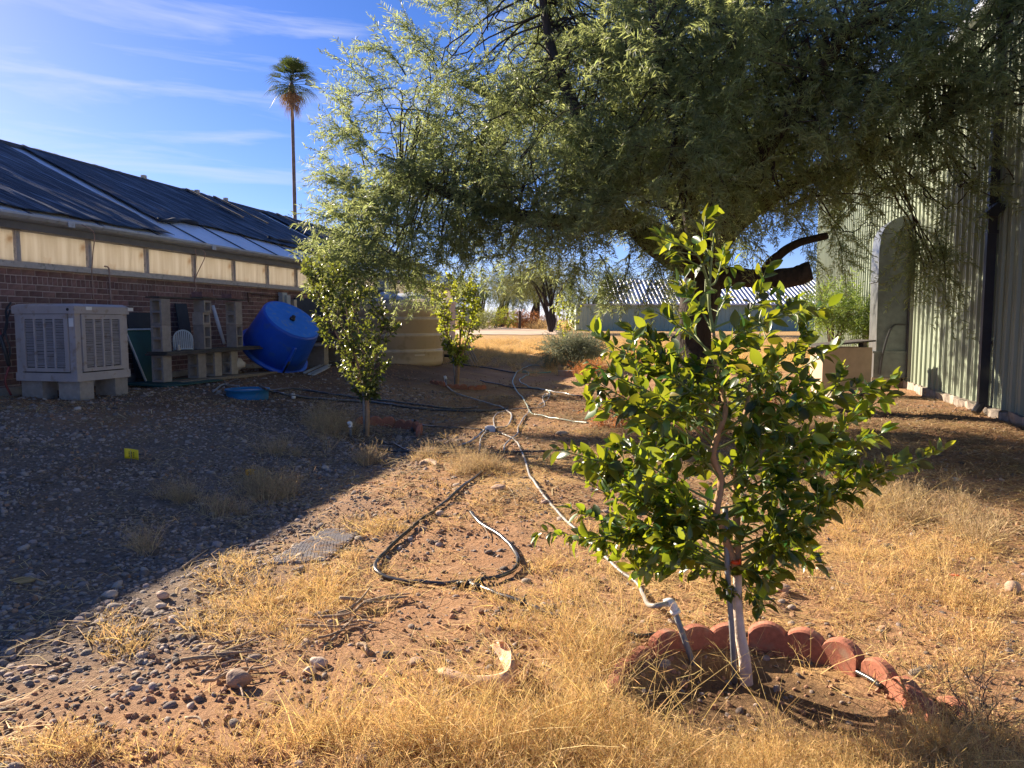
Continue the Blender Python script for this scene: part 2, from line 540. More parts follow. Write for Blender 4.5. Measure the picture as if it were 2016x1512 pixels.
M["laurel"] = leaf_mat("olive leaf", (0.05, 0.085, 0.022), 0.35, (0.26, 0.30, 0.04), 0.3, 0.4, spec=0.6)
M["lime"] = leaf_mat("yellow green leaf", (0.10, 0.16, 0.02), 0.45, (0.46, 0.50, 0.04), 0.4, 0.35)
M["mesq"] = leaf_mat("mesquite leaf", (0.135, 0.170, 0.092), 0.49, (0.40, 0.46, 0.16), 0.5, 0.45, spec=0.35)
M["far_leaf"] = leaf_mat("distant leaf", (0.085, 0.105, 0.035), 0.35, (0.22, 0.23, 0.06), 0.6, 0.35)
M["dark_leaf"] = leaf_mat("dark green leaf", (0.035, 0.06, 0.022), 0.3, (0.10, 0.15, 0.03), 0.55, 0.35)
M["oleander"] = leaf_mat("oleander leaf", (0.07, 0.13, 0.035), 0.4, (0.30, 0.40, 0.06), 0.45, 0.35)
M["sage"] = leaf_mat("grey sage leaf", (0.22, 0.25, 0.17), 0.3, (0.32, 0.34, 0.2), 0.7, 0.3)
M["palm_leaf"] = leaf_mat("palm frond", (0.04, 0.075, 0.025), 0.25, (0.13, 0.18, 0.04), 0.6, 0.35, spec=0.3)
M["palm_dead"] = leaf_mat("dead palm frond", (0.15, 0.11, 0.08), 0.2, (0.28, 0.17, 0.09), 0.7, 0.3)


def make_cloth():
    m, t, b = nodes_of("black shade cloth")
    L = t.links.new
    tc = t.nodes.new("ShaderNodeTexCoord")
    # weave worn thin in streaks down the slope (local y) and blotches
    mp = t.nodes.new("ShaderNodeMapping"); mp.inputs["Scale"].default_value = (9, 1.1, 1)
    L(tc.outputs["UV"], mp.inputs[0])
    n1 = t.nodes.new("ShaderNodeTexNoise"); n1.inputs["Scale"].default_value = 1.0; n1.inputs["Detail"].default_value = 7; n1.inputs["Roughness"].default_value = 0.62; n1.inputs["Distortion"].default_value = 0.5
    L(mp.outputs[0], n1.inputs["Vector"])
    r1 = t.nodes.new("ShaderNodeValToRGB")
    r1.color_ramp.elements[0].position = 0.50; r1.color_ramp.elements[0].color = (0.014, 0.022, 0.036, 1)
    r1.color_ramp.elements[1].position = 0.72; r1.color_ramp.elements[1].color = (0.20, 0.25, 0.32, 1)
    L(n1.outputs["Fac"], r1.inputs[0])
    L(r1.outputs["Color"], b.inputs["Base Color"])
    b.inputs["Roughness"].default_value = 0.62
    b.inputs["Specular IOR Level"].default_value = 0.25
    n2 = t.nodes.new("ShaderNodeTexNoise"); n2.inputs["Scale"].default_value = 2.2; n2.inputs["Detail"].default_value = 4
    L(mp.outputs[0], n2.inputs["Vector"])
    bp = t.nodes.new("ShaderNodeBump"); bp.inputs["Strength"].default_value = 0.5; bp.inputs["Distance"].default_value = 0.05
    L(n2.outputs["Fac"], bp.inputs["Height"]); L(bp.outputs[0], b.inputs["Normal"])
    return m


M["cloth"] = make_cloth()


def make_pane():
    """yellowed translucent fibreglass panel"""
    m, t, b = nodes_of("yellowed fibreglass")
    L = t.links.new
    tc = t.nodes.new("ShaderNodeTexCoord")
    mp = t.nodes.new("ShaderNodeMapping"); mp.inputs["Scale"].default_value = (7, 7, 0.7)
    L(tc.outputs["Object"], mp.inputs[0])
    n1 = t.nodes.new("ShaderNodeTexNoise"); n1.inputs["Scale"].default_value = 1.2; n1.inputs["Detail"].default_value = 6
    L(mp.outputs[0], n1.inputs["Vector"])
    r1 = t.nodes.new("ShaderNodeValToRGB")
    r1.color_ramp.elements[0].position = 0.25; r1.color_ramp.elements[0].color = (0.60, 0.56, 0.48, 1)
    r1.color_ramp.elements[1].position = 0.62; r1.color_ramp.elements[1].color = (0.80, 0.78, 0.73, 1)
    L(n1.outputs["Fac"], r1.inputs[0])
    n2 = t.nodes.new("ShaderNodeTexNoise"); n2.inputs["Scale"].default_value = 3.0; n2.inputs["Detail"].default_value = 8
    L(tc.outputs["Object"], n2.inputs["Vector"])
    r2 = t.nodes.new("ShaderNodeValToRGB"); r2.color_ramp.elements[0].position = 0.62; r2.color_ramp.elements[1].position = 0.8
    L(n2.outputs["Fac"], r2.inputs[0])
    mx = t.nodes.new("ShaderNodeMix"); mx.data_type = "RGBA"; mx.inputs["B"].default_value = (0.50, 0.38, 0.25, 1)
    L(r2.outputs["Color"], mx.inputs["Factor"]); L(r1.outputs["Color"], mx.inputs["A"])
    L(mx.outputs["Result"], b.inputs["Base Color"])
    b.inputs["Roughness"].default_value = 0.35
    tr = t.nodes.new("ShaderNodeBsdfTranslucent"); L(mx.outputs["Result"], tr.inputs["Color"])
    ms = t.nodes.new("ShaderNodeMixShader"); ms.inputs[0].default_value = 0.82
    L(b.outputs[0], ms.inputs[1]); L(tr.outputs[0], ms.inputs[2])
    L(ms.outputs[0], t.nodes["Material Output"].inputs["Surface"])
    return m


M["pane"] = make_pane()


def make_ground():
    m, t, b = nodes_of("desert soil")
    L = t.links.new
    tc = t.nodes.new("ShaderNodeTexCoord")

    def noise(scale, det=6, rough=0.6):
        n = t.nodes.new("ShaderNodeTexNoise"); n.inputs["Scale"].default_value = scale; n.inputs["Detail"].default_value = det; n.inputs["Roughness"].default_value = rough
        L(tc.outputs["Object"], n.inputs["Vector"])
        return n.outputs["Fac"]

    def ramp(fac, a, ca, bb, cb):
        r = t.nodes.new("ShaderNodeValToRGB")
        r.color_ramp.elements[0].position = a; r.color_ramp.elements[0].color = (*ca, 1)
        r.color_ramp.elements[1].position = bb; r.color_ramp.elements[1].color = (*cb, 1)
        L(fac, r.inputs[0]); return r.outputs["Color"]

    def mix(fac, a, bb):
        x = t.nodes.new("ShaderNodeMix"); x.data_type = "RGBA"
        L(fac, x.inputs["Factor"]); L(a, x.inputs["A"]); L(bb, x.inputs["B"]); return x.outputs["Result"]
    soil = ramp(noise(1.3, 8), 0.3, (0.31, 0.148, 0.062), 0.72, (0.49, 0.27, 0.128))
    grit = ramp(noise(55, 6, 0.7), 0.35, (0.22, 0.125, 0.07), 0.65, (0.46, 0.30, 0.19))
    base = mix(noise(9, 5), soil, grit)
    att = t.nodes.new("ShaderNodeAttribute"); att.attribute_name = "zone"     # red: gravel bed, green: darker soil, moist in the citrus ring, blue: dry grass cover
    sep = t.nodes.new("ShaderNodeSeparateColor"); L(att.outputs["Color"], sep.inputs[0])
    grav = ramp(noise(38, 4, 0.7), 0.32, (0.10, 0.078, 0.060), 0.68, (0.28, 0.215, 0.165))
    base = mix(sep.outputs[0], base, grav)
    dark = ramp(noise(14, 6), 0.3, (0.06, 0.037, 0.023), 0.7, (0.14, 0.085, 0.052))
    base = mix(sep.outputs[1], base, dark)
    straw = ramp(noise(30, 8, 0.75), 0.32, (0.30, 0.18, 0.075), 0.66, (0.58, 0.38, 0.15))
    base = mix(sep.outputs[2], base, straw)
    L(base, b.inputs["Base Color"])
    b.inputs["Roughness"].default_value = 0.95
    b.inputs["Specular IOR Level"].default_value = 0.15
    bp = t.nodes.new("ShaderNodeBump"); bp.inputs["Strength"].default_value = 0.9; bp.inputs["Distance"].default_value = 0.03
    L(noise(26, 8, 0.72), bp.inputs["Height"]); L(bp.outputs[0], b.inputs["Normal"])
    return m


M["ground"] = make_ground()

# ------------------------------------------------------------------ scatter: one object, many instances of small meshes (for stuff nobody could count)
def protos(name, meshes):
    c = bpy.data.collections.new(name)
    for i, me in enumerate(meshes):
        o = bpy.data.objects.new("%s_%02d" % (name, i), me)
        c.objects.link(o)
    return c


def scatter_nodes(coll):
    ng = bpy.data.node_groups.new("scatter " + coll.name, "GeometryNodeTree")
    ng.interface.new_socket("Geometry", in_out="INPUT", socket_type="NodeSocketGeometry")
    ng.interface.new_socket("Geometry", in_out="OUTPUT", socket_type="NodeSocketGeometry")
    gi = ng.nodes.new("NodeGroupInput"); go = ng.nodes.new("NodeGroupOutput")
    ci = ng.nodes.new("GeometryNodeCollectionInfo")
    ci.inputs["Collection"].default_value = coll
    ci.inputs["Separate Children"].default_value = True
    ci.inputs["Reset Children"].default_value = True
    ip = ng.nodes.new("GeometryNodeInstanceOnPoints")
    ip.inputs["Pick Instance"].default_value = True

    def na(nm, ty):
        n = ng.nodes.new("GeometryNodeInputNamedAttribute"); n.data_type = ty; n.inputs["Name"].default_value = nm
        return n.outputs["Attribute"]
    e2r = ng.nodes.new("FunctionNodeEulerToRotation")
    L = ng.links.new
    L(gi.outputs[0], ip.inputs["Points"]); L(ci.outputs[0], ip.inputs["Instance"])
    L(na("idx", "INT"), ip.inputs["Instance Index"])
    L(na("rot", "FLOAT_VECTOR"), e2r.inputs[0]); L(e2r.outputs[0], ip.inputs["Rotation"])
    L(na("scl", "FLOAT_VECTOR"), ip.inputs["Scale"])
    L(ip.outputs[0], go.inputs[0])
    return ng


NG = {}


def scatter(name, coll, P, rot, scl, idx, parent=None, kind="stuff", label=None, cat=None):
    P = np.asarray(P, float)
    if coll.name not in NG:
        NG[coll.name] = scatter_nodes(coll)
    v = P
    if parent is not None:
        Mi = np.array(WM[parent.name].inverted()); v = P @ Mi[:3, :3].T + Mi[:3, 3]
    me = bpy.data.meshes.new(name)
    me.vertices.add(len(v)); me.vertices.foreach_set("co", v.astype(np.float32).ravel())
    for nm, ty, dat, key in (("rot", "FLOAT_VECTOR", rot, "vector"), ("scl", "FLOAT_VECTOR", scl, "vector"), ("idx", "INT", idx, "value")):
        a = me.attributes.new(nm, ty, "POINT")
        d = np.asarray(dat)
        if nm == "scl" and d.ndim == 1:
            d = np.repeat(d[:, None], 3, 1)
        a.data.foreach_set(key, d.astype(np.int32 if ty == "INT" else np.float32).ravel())
    ob = bpy.data.objects.new(name, me)
    COL.objects.link(ob)
    if parent is not None:
        ob.parent = parent
    WM[ob.name] = WM[parent.name] if parent is not None else Matrix.Identity(4)
    md = ob.modifiers.new("scatter", "NODES"); md.node_group = NG[coll.name]
    return tag(ob, label, cat, None, kind)


def euler_from(xdir, roll=None):
    """euler angles (N,3) turning local +X into xdir, with a random roll about it"""
    d = xdir / (np.linalg.norm(xdir, axis=1)[:, None] + 1e-9)
    yaw = np.arctan2(d[:, 1], d[:, 0])
    pit = -np.arcsin(np.clip(d[:, 2], -1, 1))
    rl = np.zeros(len(d)) if roll is None else roll
    return np.stack([rl, pit, yaw], 1)


# ------------------------------------------------------------------ the ground
def axis_coords(segs):
    out = []
    for a, b, n, p in segs:
        out.append(a + (b - a) * np.linspace(0, 1, n, endpoint=False) ** p)
    out.append([segs[-1][1]])
    return np.concatenate(out)


def neg(a):
    return -a[::-1]


def gravel_amount(x, y):
    """how much of the ground is gravel bed"""
    o = x * NV[0] + y * NV[1]; u = x * UV[0] + y * UV[1]
    e = o - 2.3 + 0.9 * fbm(x * 0.8 + 3, y * 0.8, 3) + 0.22 * np.clip(4 - y, 0, 3) - 0.14 * np.clip(y - 5, 0, 9)
    return sstep(-0.5, 0.7, e) * (1 - 0.5 * sstep(8, 13, u)) * (1 - sstep(7.6, 8.2, o)) * (1 - 0.75 * sstep(4.9, 6.2, o) * sstep(5.5, 7, u))


xs = np.concatenate([neg(axis_coords([(5.5, 12, 60, 1.2), (12, 60, 30, 1.6), (60, 500, 12, 1.5)])), np.linspace(-5.5, 7.5, 380)[1:], axis_coords([(7.5, 14, 50, 1.2), (14, 60, 30, 1.6), (60, 500, 12, 1.5)])[1:]])
ys = np.concatenate([np.linspace(-6, 1.4, 30), np.linspace(1.4, 8, 230)[1:], axis_coords([(8, 20, 170, 1.3), (20, 60, 90, 1.5), (60, 900, 24, 2.0)])[1:]])
X, Y = np.meshgrid(xs, ys)
Zg = G(X, Y) + (1 - sstep(9, 14, Y)) * (0.008 * fbm(X * 9, Y * 9, 3) + 0.006 * np.abs(fbm(X * 17 + 4, Y * 17, 2)))
mb = MB(); mb.grid(np.stack([X, Y, Zg], -1))
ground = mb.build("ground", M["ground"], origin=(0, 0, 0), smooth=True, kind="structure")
zone = np.zeros((X.size, 4)); zone[:, 3] = 1
xf, yf = X.ravel(), Y.ravel()
zone[:, 0] = gravel_amount(xf, yf) * (1 - sstep(14, 20, yf))
of = xf * NV[0] + yf * NV[1]; uf = xf * UV[0] + yf * UV[1]
ring = 1 - sstep(0.36, 0.5, np.hypot(xf - RING_C[0], yf - RING_C[1]))
ring2 = 1 - sstep(0.3, 0.6, np.hypot(xf + 1.62, yf - 8.75))
wall_soil = sstep(4.2, 6.0, of + 0.6 * fbm(xf, yf, 3)) * sstep(6.5, 8, uf) * (1 - sstep(22, 30, yf)) * 0.75  # soil darker towards the greenhouse wall
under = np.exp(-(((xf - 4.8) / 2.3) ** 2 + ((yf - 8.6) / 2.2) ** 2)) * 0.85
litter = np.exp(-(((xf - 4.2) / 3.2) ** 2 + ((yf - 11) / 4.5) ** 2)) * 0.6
zone[:, 1] = np.clip(np.maximum.reduce([ring * 0.85, ring2 * 0.7, wall_soil, under * 0.6, litter]), 0, 1)
gr = sstep(18, 24, yf + 2 * fbm(xf * 0.3, yf * 0.3, 3)) * 0.9 * (1 - sstep(-11, -14, xf))
gr2 = sstep(0.05, 0.4, fbm(xf * 1.1 + 31, yf * 1.1, 4)) * 0.75 * (1 - zone[:, 0])
zone[:, 2] = np.clip(np.maximum(gr, gr2) * (1 - zone[:, 1]), 0, 1)
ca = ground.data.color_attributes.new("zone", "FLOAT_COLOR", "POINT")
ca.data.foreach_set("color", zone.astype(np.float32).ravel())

# dirt road far off
M["road"] = mat("pale dirt road", (0.50, 0.37, 0.265), 0.95, 0.15, 0.8, 0.3, 12, dirt=((0.42, 0.31, 0.21), 0.5, 0.55))


def strip(name, pts, widths, lift, m, kind="structure", nx=7):
    c = smooth_line(np.array(pts), 10)
    w = np.interp(np.linspace(0, 1, len(c)), np.linspace(0, 1, len(widths)), widths)
    tn = np.gradient(c[:, :2], axis=0); tn /= np.linalg.norm(tn, axis=1)[:, None]
    sd = np.stack([tn[:, 1], -tn[:, 0]], 1)
    k = np.linspace(-0.5, 0.5, nx)
    P2 = c[:, None, :2] + sd[:, None, :] * (k[None, :, None] * w[:, None, None])
    P2 = P2 + 0.25 * np.stack([fbm(P2[..., 0], P2[..., 1], 2), fbm(P2[..., 1] + 9, P2[..., 0], 2)], -1)
    P = np.concatenate([P2, (G(P2[..., 0], P2[..., 1]) + lift)[..., None]], -1)
    q = MB(); q.grid(P[:, ::-1])
    return q.build(name, m, smooth=True, kind=kind)


strip("dirt_road", [(-40, 47, 0), (-14, 48, 0), (-4, 48, 0), (1.5, 47.5, 0), (3.4, 47.5, 0)], [8, 10, 12, 12, 9], 0.03, M["road"])
strip("dirt_track", [(0.2, 53, 0), (-1.2, 60, 0), (-3.2, 75, 0), (-7, 95, 0), (-20, 120, 0)], [5.5, 4.5, 3.8, 3.5, 3], 0.05, M["road"])
# ------------------------------------------------------------------ greenhouse
U0, U1 = 2.0, 28.0
SILL_Z, WIN_Z, GUT_Z = 2.117, 2.605, 2.80
RO, RIDGE_W, SL = 8.25, 3.5, 0.5                 # roof starts at offset RO, runs RIDGE_W towards the ridge with slope SL
RIDGE_Z = GUT_Z + RIDGE_W * SL
YAW = math.atan2(UV[1], UV[0])
green = thing("greenhouse", "long low greenhouse with red brick base, yellowed panes and black shade cloth on its roof", "greenhouse", W(14, 8.5, 0.45), yaw=YAW)
AX = [UV, NV, ZV]


def ubox(mb, u0, u1, o0, o1, z0, z1):
    return mb.box(W((u0 + u1) / 2, (o0 + o1) / 2, (z0 + z1) / 2), (u1 - u0, o1 - o0, z1 - z0), AX)


q = MB(); ubox(q, U0, U1, 8.51, 8.70, -0.2, SILL_Z); q.build("wall", M["mortar"], green)
# bricks: courses of stretchers with one rowlock course under the top one
course = 0.0835
rows = []
z = SILL_Z - 0.012
rows.append((z - course, z - 0.011, False)); z -= course
rows.append((z - 0.112, z - 0.011, True)); z -= 0.112
while z > 0.30:
    rows.append((z - course, z - 0.011, False)); z -= course
mb1 = MB(); mb1.box((0, 0, 0), (0.206, 0.05, course - 0.011))
mb2 = MB(); mb2.box((0, 0, 0), (0.072, 0.05, 0.112 - 0.011))
brick_me = mb1.mesh("brick", M["brick"]); rowlock_me = mb2.mesh("rowlock_brick", M["brick"])
cand, rest = [], MB()
for r, (z0, z1, rl) in enumerate(rows):
    pitch = 0.0835 if rl else 0.2169
    off = 0 if rl else (0.108 if r % 2 else 0) + 0.01 * rng.normal()
    u = 6.6 + off
    while u < 21.5:
        hid = (7.45 < u < 9.3 and z1 < 1.35)      # behind the cooler
        cand.append((hid * 50 + u + (0.6 if rl else 0), u, (z0 + z1) / 2, rl))
        u += pitch
cand.sort(key=lambda c: c[0])
for k, (_, u, zc, rl) in enumerate(cand):
    o = 8.51 + 0.020 + 0.003 * rng.random()
    c = W(u, o, zc + 0.002 * rng.normal())
    if k < 300:
        piece("brick", rowlock_me if rl else brick_me, frame(c, UV, NV, ZV), green)
    else:
        rest.box(c, ((0.072, 0.05, 0.101) if rl else (0.206, 0.05, course - 0.011)), AX)
rest.build("brick_courses", M["brick_isl"], green, kind="stuff")
# sill, panes, mullions, fascia, gutter
q = MB(); ubox(q, U0, U1, 8.44, 8.60, SILL_Z, SILL_Z + 0.045); ubox(q, U0, U1, 8.47, 8.60, SILL_Z + 0.045, SILL_Z + 0.085); q.build("sill", M["sill"], green)
pm = MB(); pm.box((0, 0, 0), (1.16, 0.012, WIN_Z - SILL_Z - 0.08)); pane_me = pm.mesh("pane", M["pane"])
mm_ = MB(); mm_.box((0, 0, 0), (0.062, 0.055, WIN_Z - SILL_Z - 0.06)); mm_.box((0, -0.034, 0), (0.03, 0.012, WIN_Z - SILL_Z - 0.09)); mul_me = mm_.mesh("mullion", M["sill"])
u = 8.177 - 1.22 * 4
while u < U1 - 0.6:
    zc = (SILL_Z + 0.085 + WIN_Z) / 2
    piece("mullion", mul_me, frame(W(u, 8.50, zc - 0.01), UV, NV, ZV), green)
    piece("pane", pane_me, frame(W(u + 0.61, 8.535, zc - 0.008), UV, NV, ZV), green)
    u += 1.22
q = MB(); ubox(q, U0, U1, 8.36, 8.60, WIN_Z, WIN_Z + 0.10); q.build("fascia", M["fascia"], green)
q = MB()
prof = [(8.60, WIN_Z + 0.103), (8.34, WIN_Z + 0.103), (8.24, WIN_Z + 0.13), (8.20, GUT_Z - 0.03), (8.20, GUT_Z), (8.215, GUT_Z), (8.23, GUT_Z - 0.03)]
q.grid(np.array([[W(a, o, z) for a in np.linspace(U0, U1, 40)] for o, z in prof])); q.build("gutter", M["gutter"], green)
for a in (8.72, 11.95, 15.2, 18.5):
    q = MB(); ubox(q, a, a + 0.11, 8.185, 8.199, WIN_Z + 0.10, GUT_Z - 0.01); q.build("gutter_joint", M["gutter"], green)


def roof_pt(u, w, lift=0.0):
    return W(u, RO + w, GUT_Z + SL * w + lift)


# white roof panels with dark seams (a panel per glazing bay)
M["clear_roof"] = leaf_mat("translucent back roof", (0.75, 0.75, 0.72), 0.8, (0.85, 0.82, 0.74), 0.4, 0.02)
u = 8.177 - 1.22 * 5
wr = np.linspace(0, RIDGE_W, 6)
while u < U1:
    q = MB(); q.sheet(np.array([[roof_pt(a, w) for a in np.linspace(u + 0.012, u + 1.208, 4)] for w in wr]), 0.012)
    q.build("roof_panel", M["white_roof"], green)
    q = MB(); q.bar(roof_pt(u, -0.02, 0.004), roof_pt(u, RIDGE_W, 0.004), 0.028, 0.03); q.build("roof_bar", M["dark_seam"], green)
    u += 1.22
q = MB(); q.sheet(np.array([[W(a, RO + RIDGE_W * 2 - w, GUT_Z + SL * w) for a in np.linspace(U1, U0, 4)] for w in wr]), 0.012); q.build("back_roof", M["clear_roof"], green)
# gable ends and back wall close the building
for uu in (U0, U1 - 0.05):
    q = MB()
    A = [W(uu, 8.62, -0.2), W(uu, RO + 2 * RIDGE_W - 0.37, -0.2), W(uu, RO + 2 * RIDGE_W - 0.3, GUT_Z - 0.02), W(uu, RO + RIDGE_W, RIDGE_Z - 0.05), W(uu, 8.62, GUT_Z - 0.02)]
    B = [p + UV * 0.05 for p in A]
    q.add(A + B, [np.array([[0, 1, 2, 3, 4]]), np.array([[9, 8, 7, 6, 5]]), np.array([[i, i + 5, (i + 1) % 5 + 5, (i + 1) % 5] for i in range(5)])])
    q.build("gable_wall", M["pane"], green)
q = MB(); ubox(q, U0, U1, RO + 2 * RIDGE_W - 0.35, RO + 2 * RIDGE_W - 0.3, -0.2, 1.2); q.build("back_wall", M["mortar"], green)
q = MB(); ubox(q, U0 + 0.1, U1 - 0.1, 8.8, RO + 2 * RIDGE_W - 0.5, 0.3, 0.62); q.build("bounce_floor", M["white_pvc"], green)  # unseen white slab added to bounce light up to the panes


def cloth(u0, u1, w_low, w_high, seed, name="shade_cloth"):
    nu, nw = int((u1 - u0) / 0.06), 60
    r = np.random.default_rng(seed)
    uu = np.linspace(u0, u1, nu); ww = np.linspace(0, 1, nw)
    UU, T = np.meshgrid(uu, ww)
    lo = w_low(UU) + 0.03 * fbm(UU * 2.3 + seed, UU * 0 + 3, 3)
    WW = lo + (w_high - lo) * T
    lift = 0.035 + 0.03 * np.abs(fbm(UU * 1.6 + seed, WW * 0.55 + UU * 0.35, 4)) + 0.03 * np.abs(fbm(UU * 3.1 + 0.8 * WW + seed, WW * 0.4 + 7, 3)) + 0.012 * fbm(UU * 7, WW * 3, 2)
    lift = lift + 0.03 * sstep(0.97, 1.0, T) * (fbm(UU * 1.1 + 5, UU * 0, 3) + 0.6)
    P = UU[..., None] * UV + (RO + WW)[..., None] * NV + (GUT_Z + SL * WW + lift)[..., None] * ZV
    q = MB(); q.sheet(P, -0.006)
    ob = q.build(name, M["cloth"], green, smooth=True)
    uvl = ob.data.uv_layers.new(name="UVMap")
    li = np.empty(len(ob.data.loops), np.int32); ob.data.loops.foreach_get("vertex_index", li)
    uv = np.stack([UU.ravel() * 0.9 + WW.ravel() * 0.35, WW.ravel()], 1); uv = np.concatenate([uv, uv])
    uvl.data.foreach_set("uv", uv[li].astype(np.float32).ravel())
    return ob


cloth(U0 + 0.3, 11.05, lambda a: 0.03 + 0.22 * sstep(8.4, 7.0, a) + 0.0 * a, RIDGE_W + 0.05, 2)
cloth(11.48, 18.9, lambda a: 0.62 + 0.28 * sstep(11.5, 12.6, a) * sstep(16.5, 13.0, a) - 0.42 * sstep(16.5, 18.4, a), RIDGE_W + 0.05, 5)
cloth(19.5, U1 - 0.4, lambda a: 0.55 + 0.25 * sstep(20, 21, a) + 0 * a, RIDGE_W + 0.05, 9)
q = MB()
for a, b, rr in ((11.48, 12.9, 3), (15.5, 18.7, 4)):
    q = MB()
    uu = np.linspace(a, b, 30); q.tube(np.array([roof_pt(x_, 0.66 + 0.25 * sstep(11.5, 12.6, x_) - 0.40 * sstep(16.5, 18.4, x_), 0.07) for x_ in uu]), 0.035 + 0.012 * np.sin(uu * 9), 7)
    q.build("rolled_cloth_edge", M["cloth"], green, smooth=True)
for a in (16.2, 17.3, 20.4):
    q = MB(); q.bar(roof_pt(a, 2.0, 0.12), roof_pt(a, RIDGE_W, 0.10), 0.10, 0.03); q.build("roof_batten", M["wood"], green)
for a in (14.7, 16.6, 17.8):
    q = MB(); q.box(roof_pt(a, RIDGE_W, 0.10), (0.09, 0.09, 0.08), AX); q.build("ridge_clip", M["cream"], green)
q = MB(); q.tube(np.array([W(a, RO + RIDGE_W, RIDGE_Z + 0.03) for a in np.linspace(U0, U1, 50)]), 0.05, 8); q.build("ridge_cap", M["dark_seam"], green)
# cords hanging from the gutter
M["cord"] = mat("faded cord", (0.36, 0.26, 0.22), 0.8)
for pts in ([(161, 442, 8.17), (185, 459, 8.16), (183, 500, 8.3), (181, 538, 8.42), (185, 590, 8.47)],
            [(398, 490, 8.16), (404, 504, 8.14), (390, 535, 8.3), (383, 553, 8.4), (386, 566, 8.42), (382, 576, 8.42)],
            [(384, 490, 8.16), (386, 505, 8.2), (384, 530, 8.35), (382, 556, 8.42)],
            [(206, 524, 8.42), (214, 528, 8.42), (216, 550, 8.45), (219, 600, 8.47)]):
    q = MB(); q.tube(smooth_line([on_o(*p) for p in pts], 6), 0.008 if pts[0][0] != 206 else 0.012, 5); q.build("cord", M["cord"], green, smooth=True)
# concrete footing ledge
q = MB(); ubox(q, U0, U1, 8.42, 8.505, -0.2, 0.55); q.build("footing", M["concrete"], green)

# ------------------------------------------------------------------ evaporative cooler on blocks
AU, AO, AZ, AS, AH = 7.47, 7.0, 0.685, 0.86, 0.935
cool = thing("evaporative_cooler", "large beige evaporative cooler with louvred sides, raised on concrete blocks against the brick wall", "air cooler", W(AU + AS / 2, AO + AS / 2, AZ), yaw=YAW)
q = MB()
ubox(q, AU + 0.02, AU + AS - 0.02, AO + 0.02, AO + AS - 0.02, AZ + 0.02, AZ + AH - 0.02)
M["dark_inside"] = mat("dark pad behind louvres", (0.03, 0.028, 0.026), 0.9, 0.3, 30)
q.build("pad_box", M["dark_inside"], cool)
q = MB()                                          # corner posts, base tray, hood
for (a, b) in ((0, 0), (1, 0), (0, 1), (1, 1)):
    w_ = 0.085
    ubox(q, AU + a * (AS - w_), AU + a * (AS - w_) + w_, AO + b * (AS - w_), AO + b * (AS - w_) + w_, AZ + 0.10, AZ + AH - 0.12)
ubox(q, AU - 0.012, AU + AS + 0.012, AO - 0.012, AO + AS + 0.012, AZ, AZ + 0.10)
ubox(q, AU - 0.02, AU + AS + 0.02, AO - 0.02, AO + AS + 0.02, AZ + AH - 0.12, AZ + AH - 0.03)
v0 = [W(AU - 0.02 + d * 0.05, AO - 0.02 + d * 0.05, AZ + AH - 0.03 + d * 0.03) for d in (0, 1)]
q.add([W(AU - 0.02, AO - 0.02, AZ + AH - 0.03), W(AU + AS + 0.02, AO - 0.02, AZ + AH - 0.03), W(AU + AS + 0.02, AO + AS + 0.02, AZ + AH - 0.03), W(AU - 0.02, AO + AS + 0.02, AZ + AH - 0.03),
       W(AU + 0.03, AO + 0.03, AZ + AH), W(AU + AS - 0.03, AO + 0.03, AZ + AH), W(AU + AS - 0.03, AO + AS - 0.03, AZ + AH), W(AU + 0.03, AO + AS - 0.03, AZ + AH)],
      np.array([[4, 5, 6, 7], [0, 1, 5, 4], [1, 2, 6, 5], [2, 3, 7, 6], [3, 0, 4, 7]]))
for zz in (0.16, 0.31, 0.46, 0.61):              # ribs on the near corner post
    ubox(q, AU - 0.006, AU + 0.075, AO - 0.006, AO + 0.075, AZ + zz, AZ + zz + 0.03)
q.tube([W(AU - 0.012, AO + 0.30, AZ + AH - 0.075), W(AU - 0.012, AO + 0.96, AZ + AH - 0.075)], 0.008, 6)
q.build("cabinet", M["beige_metal"], cool)
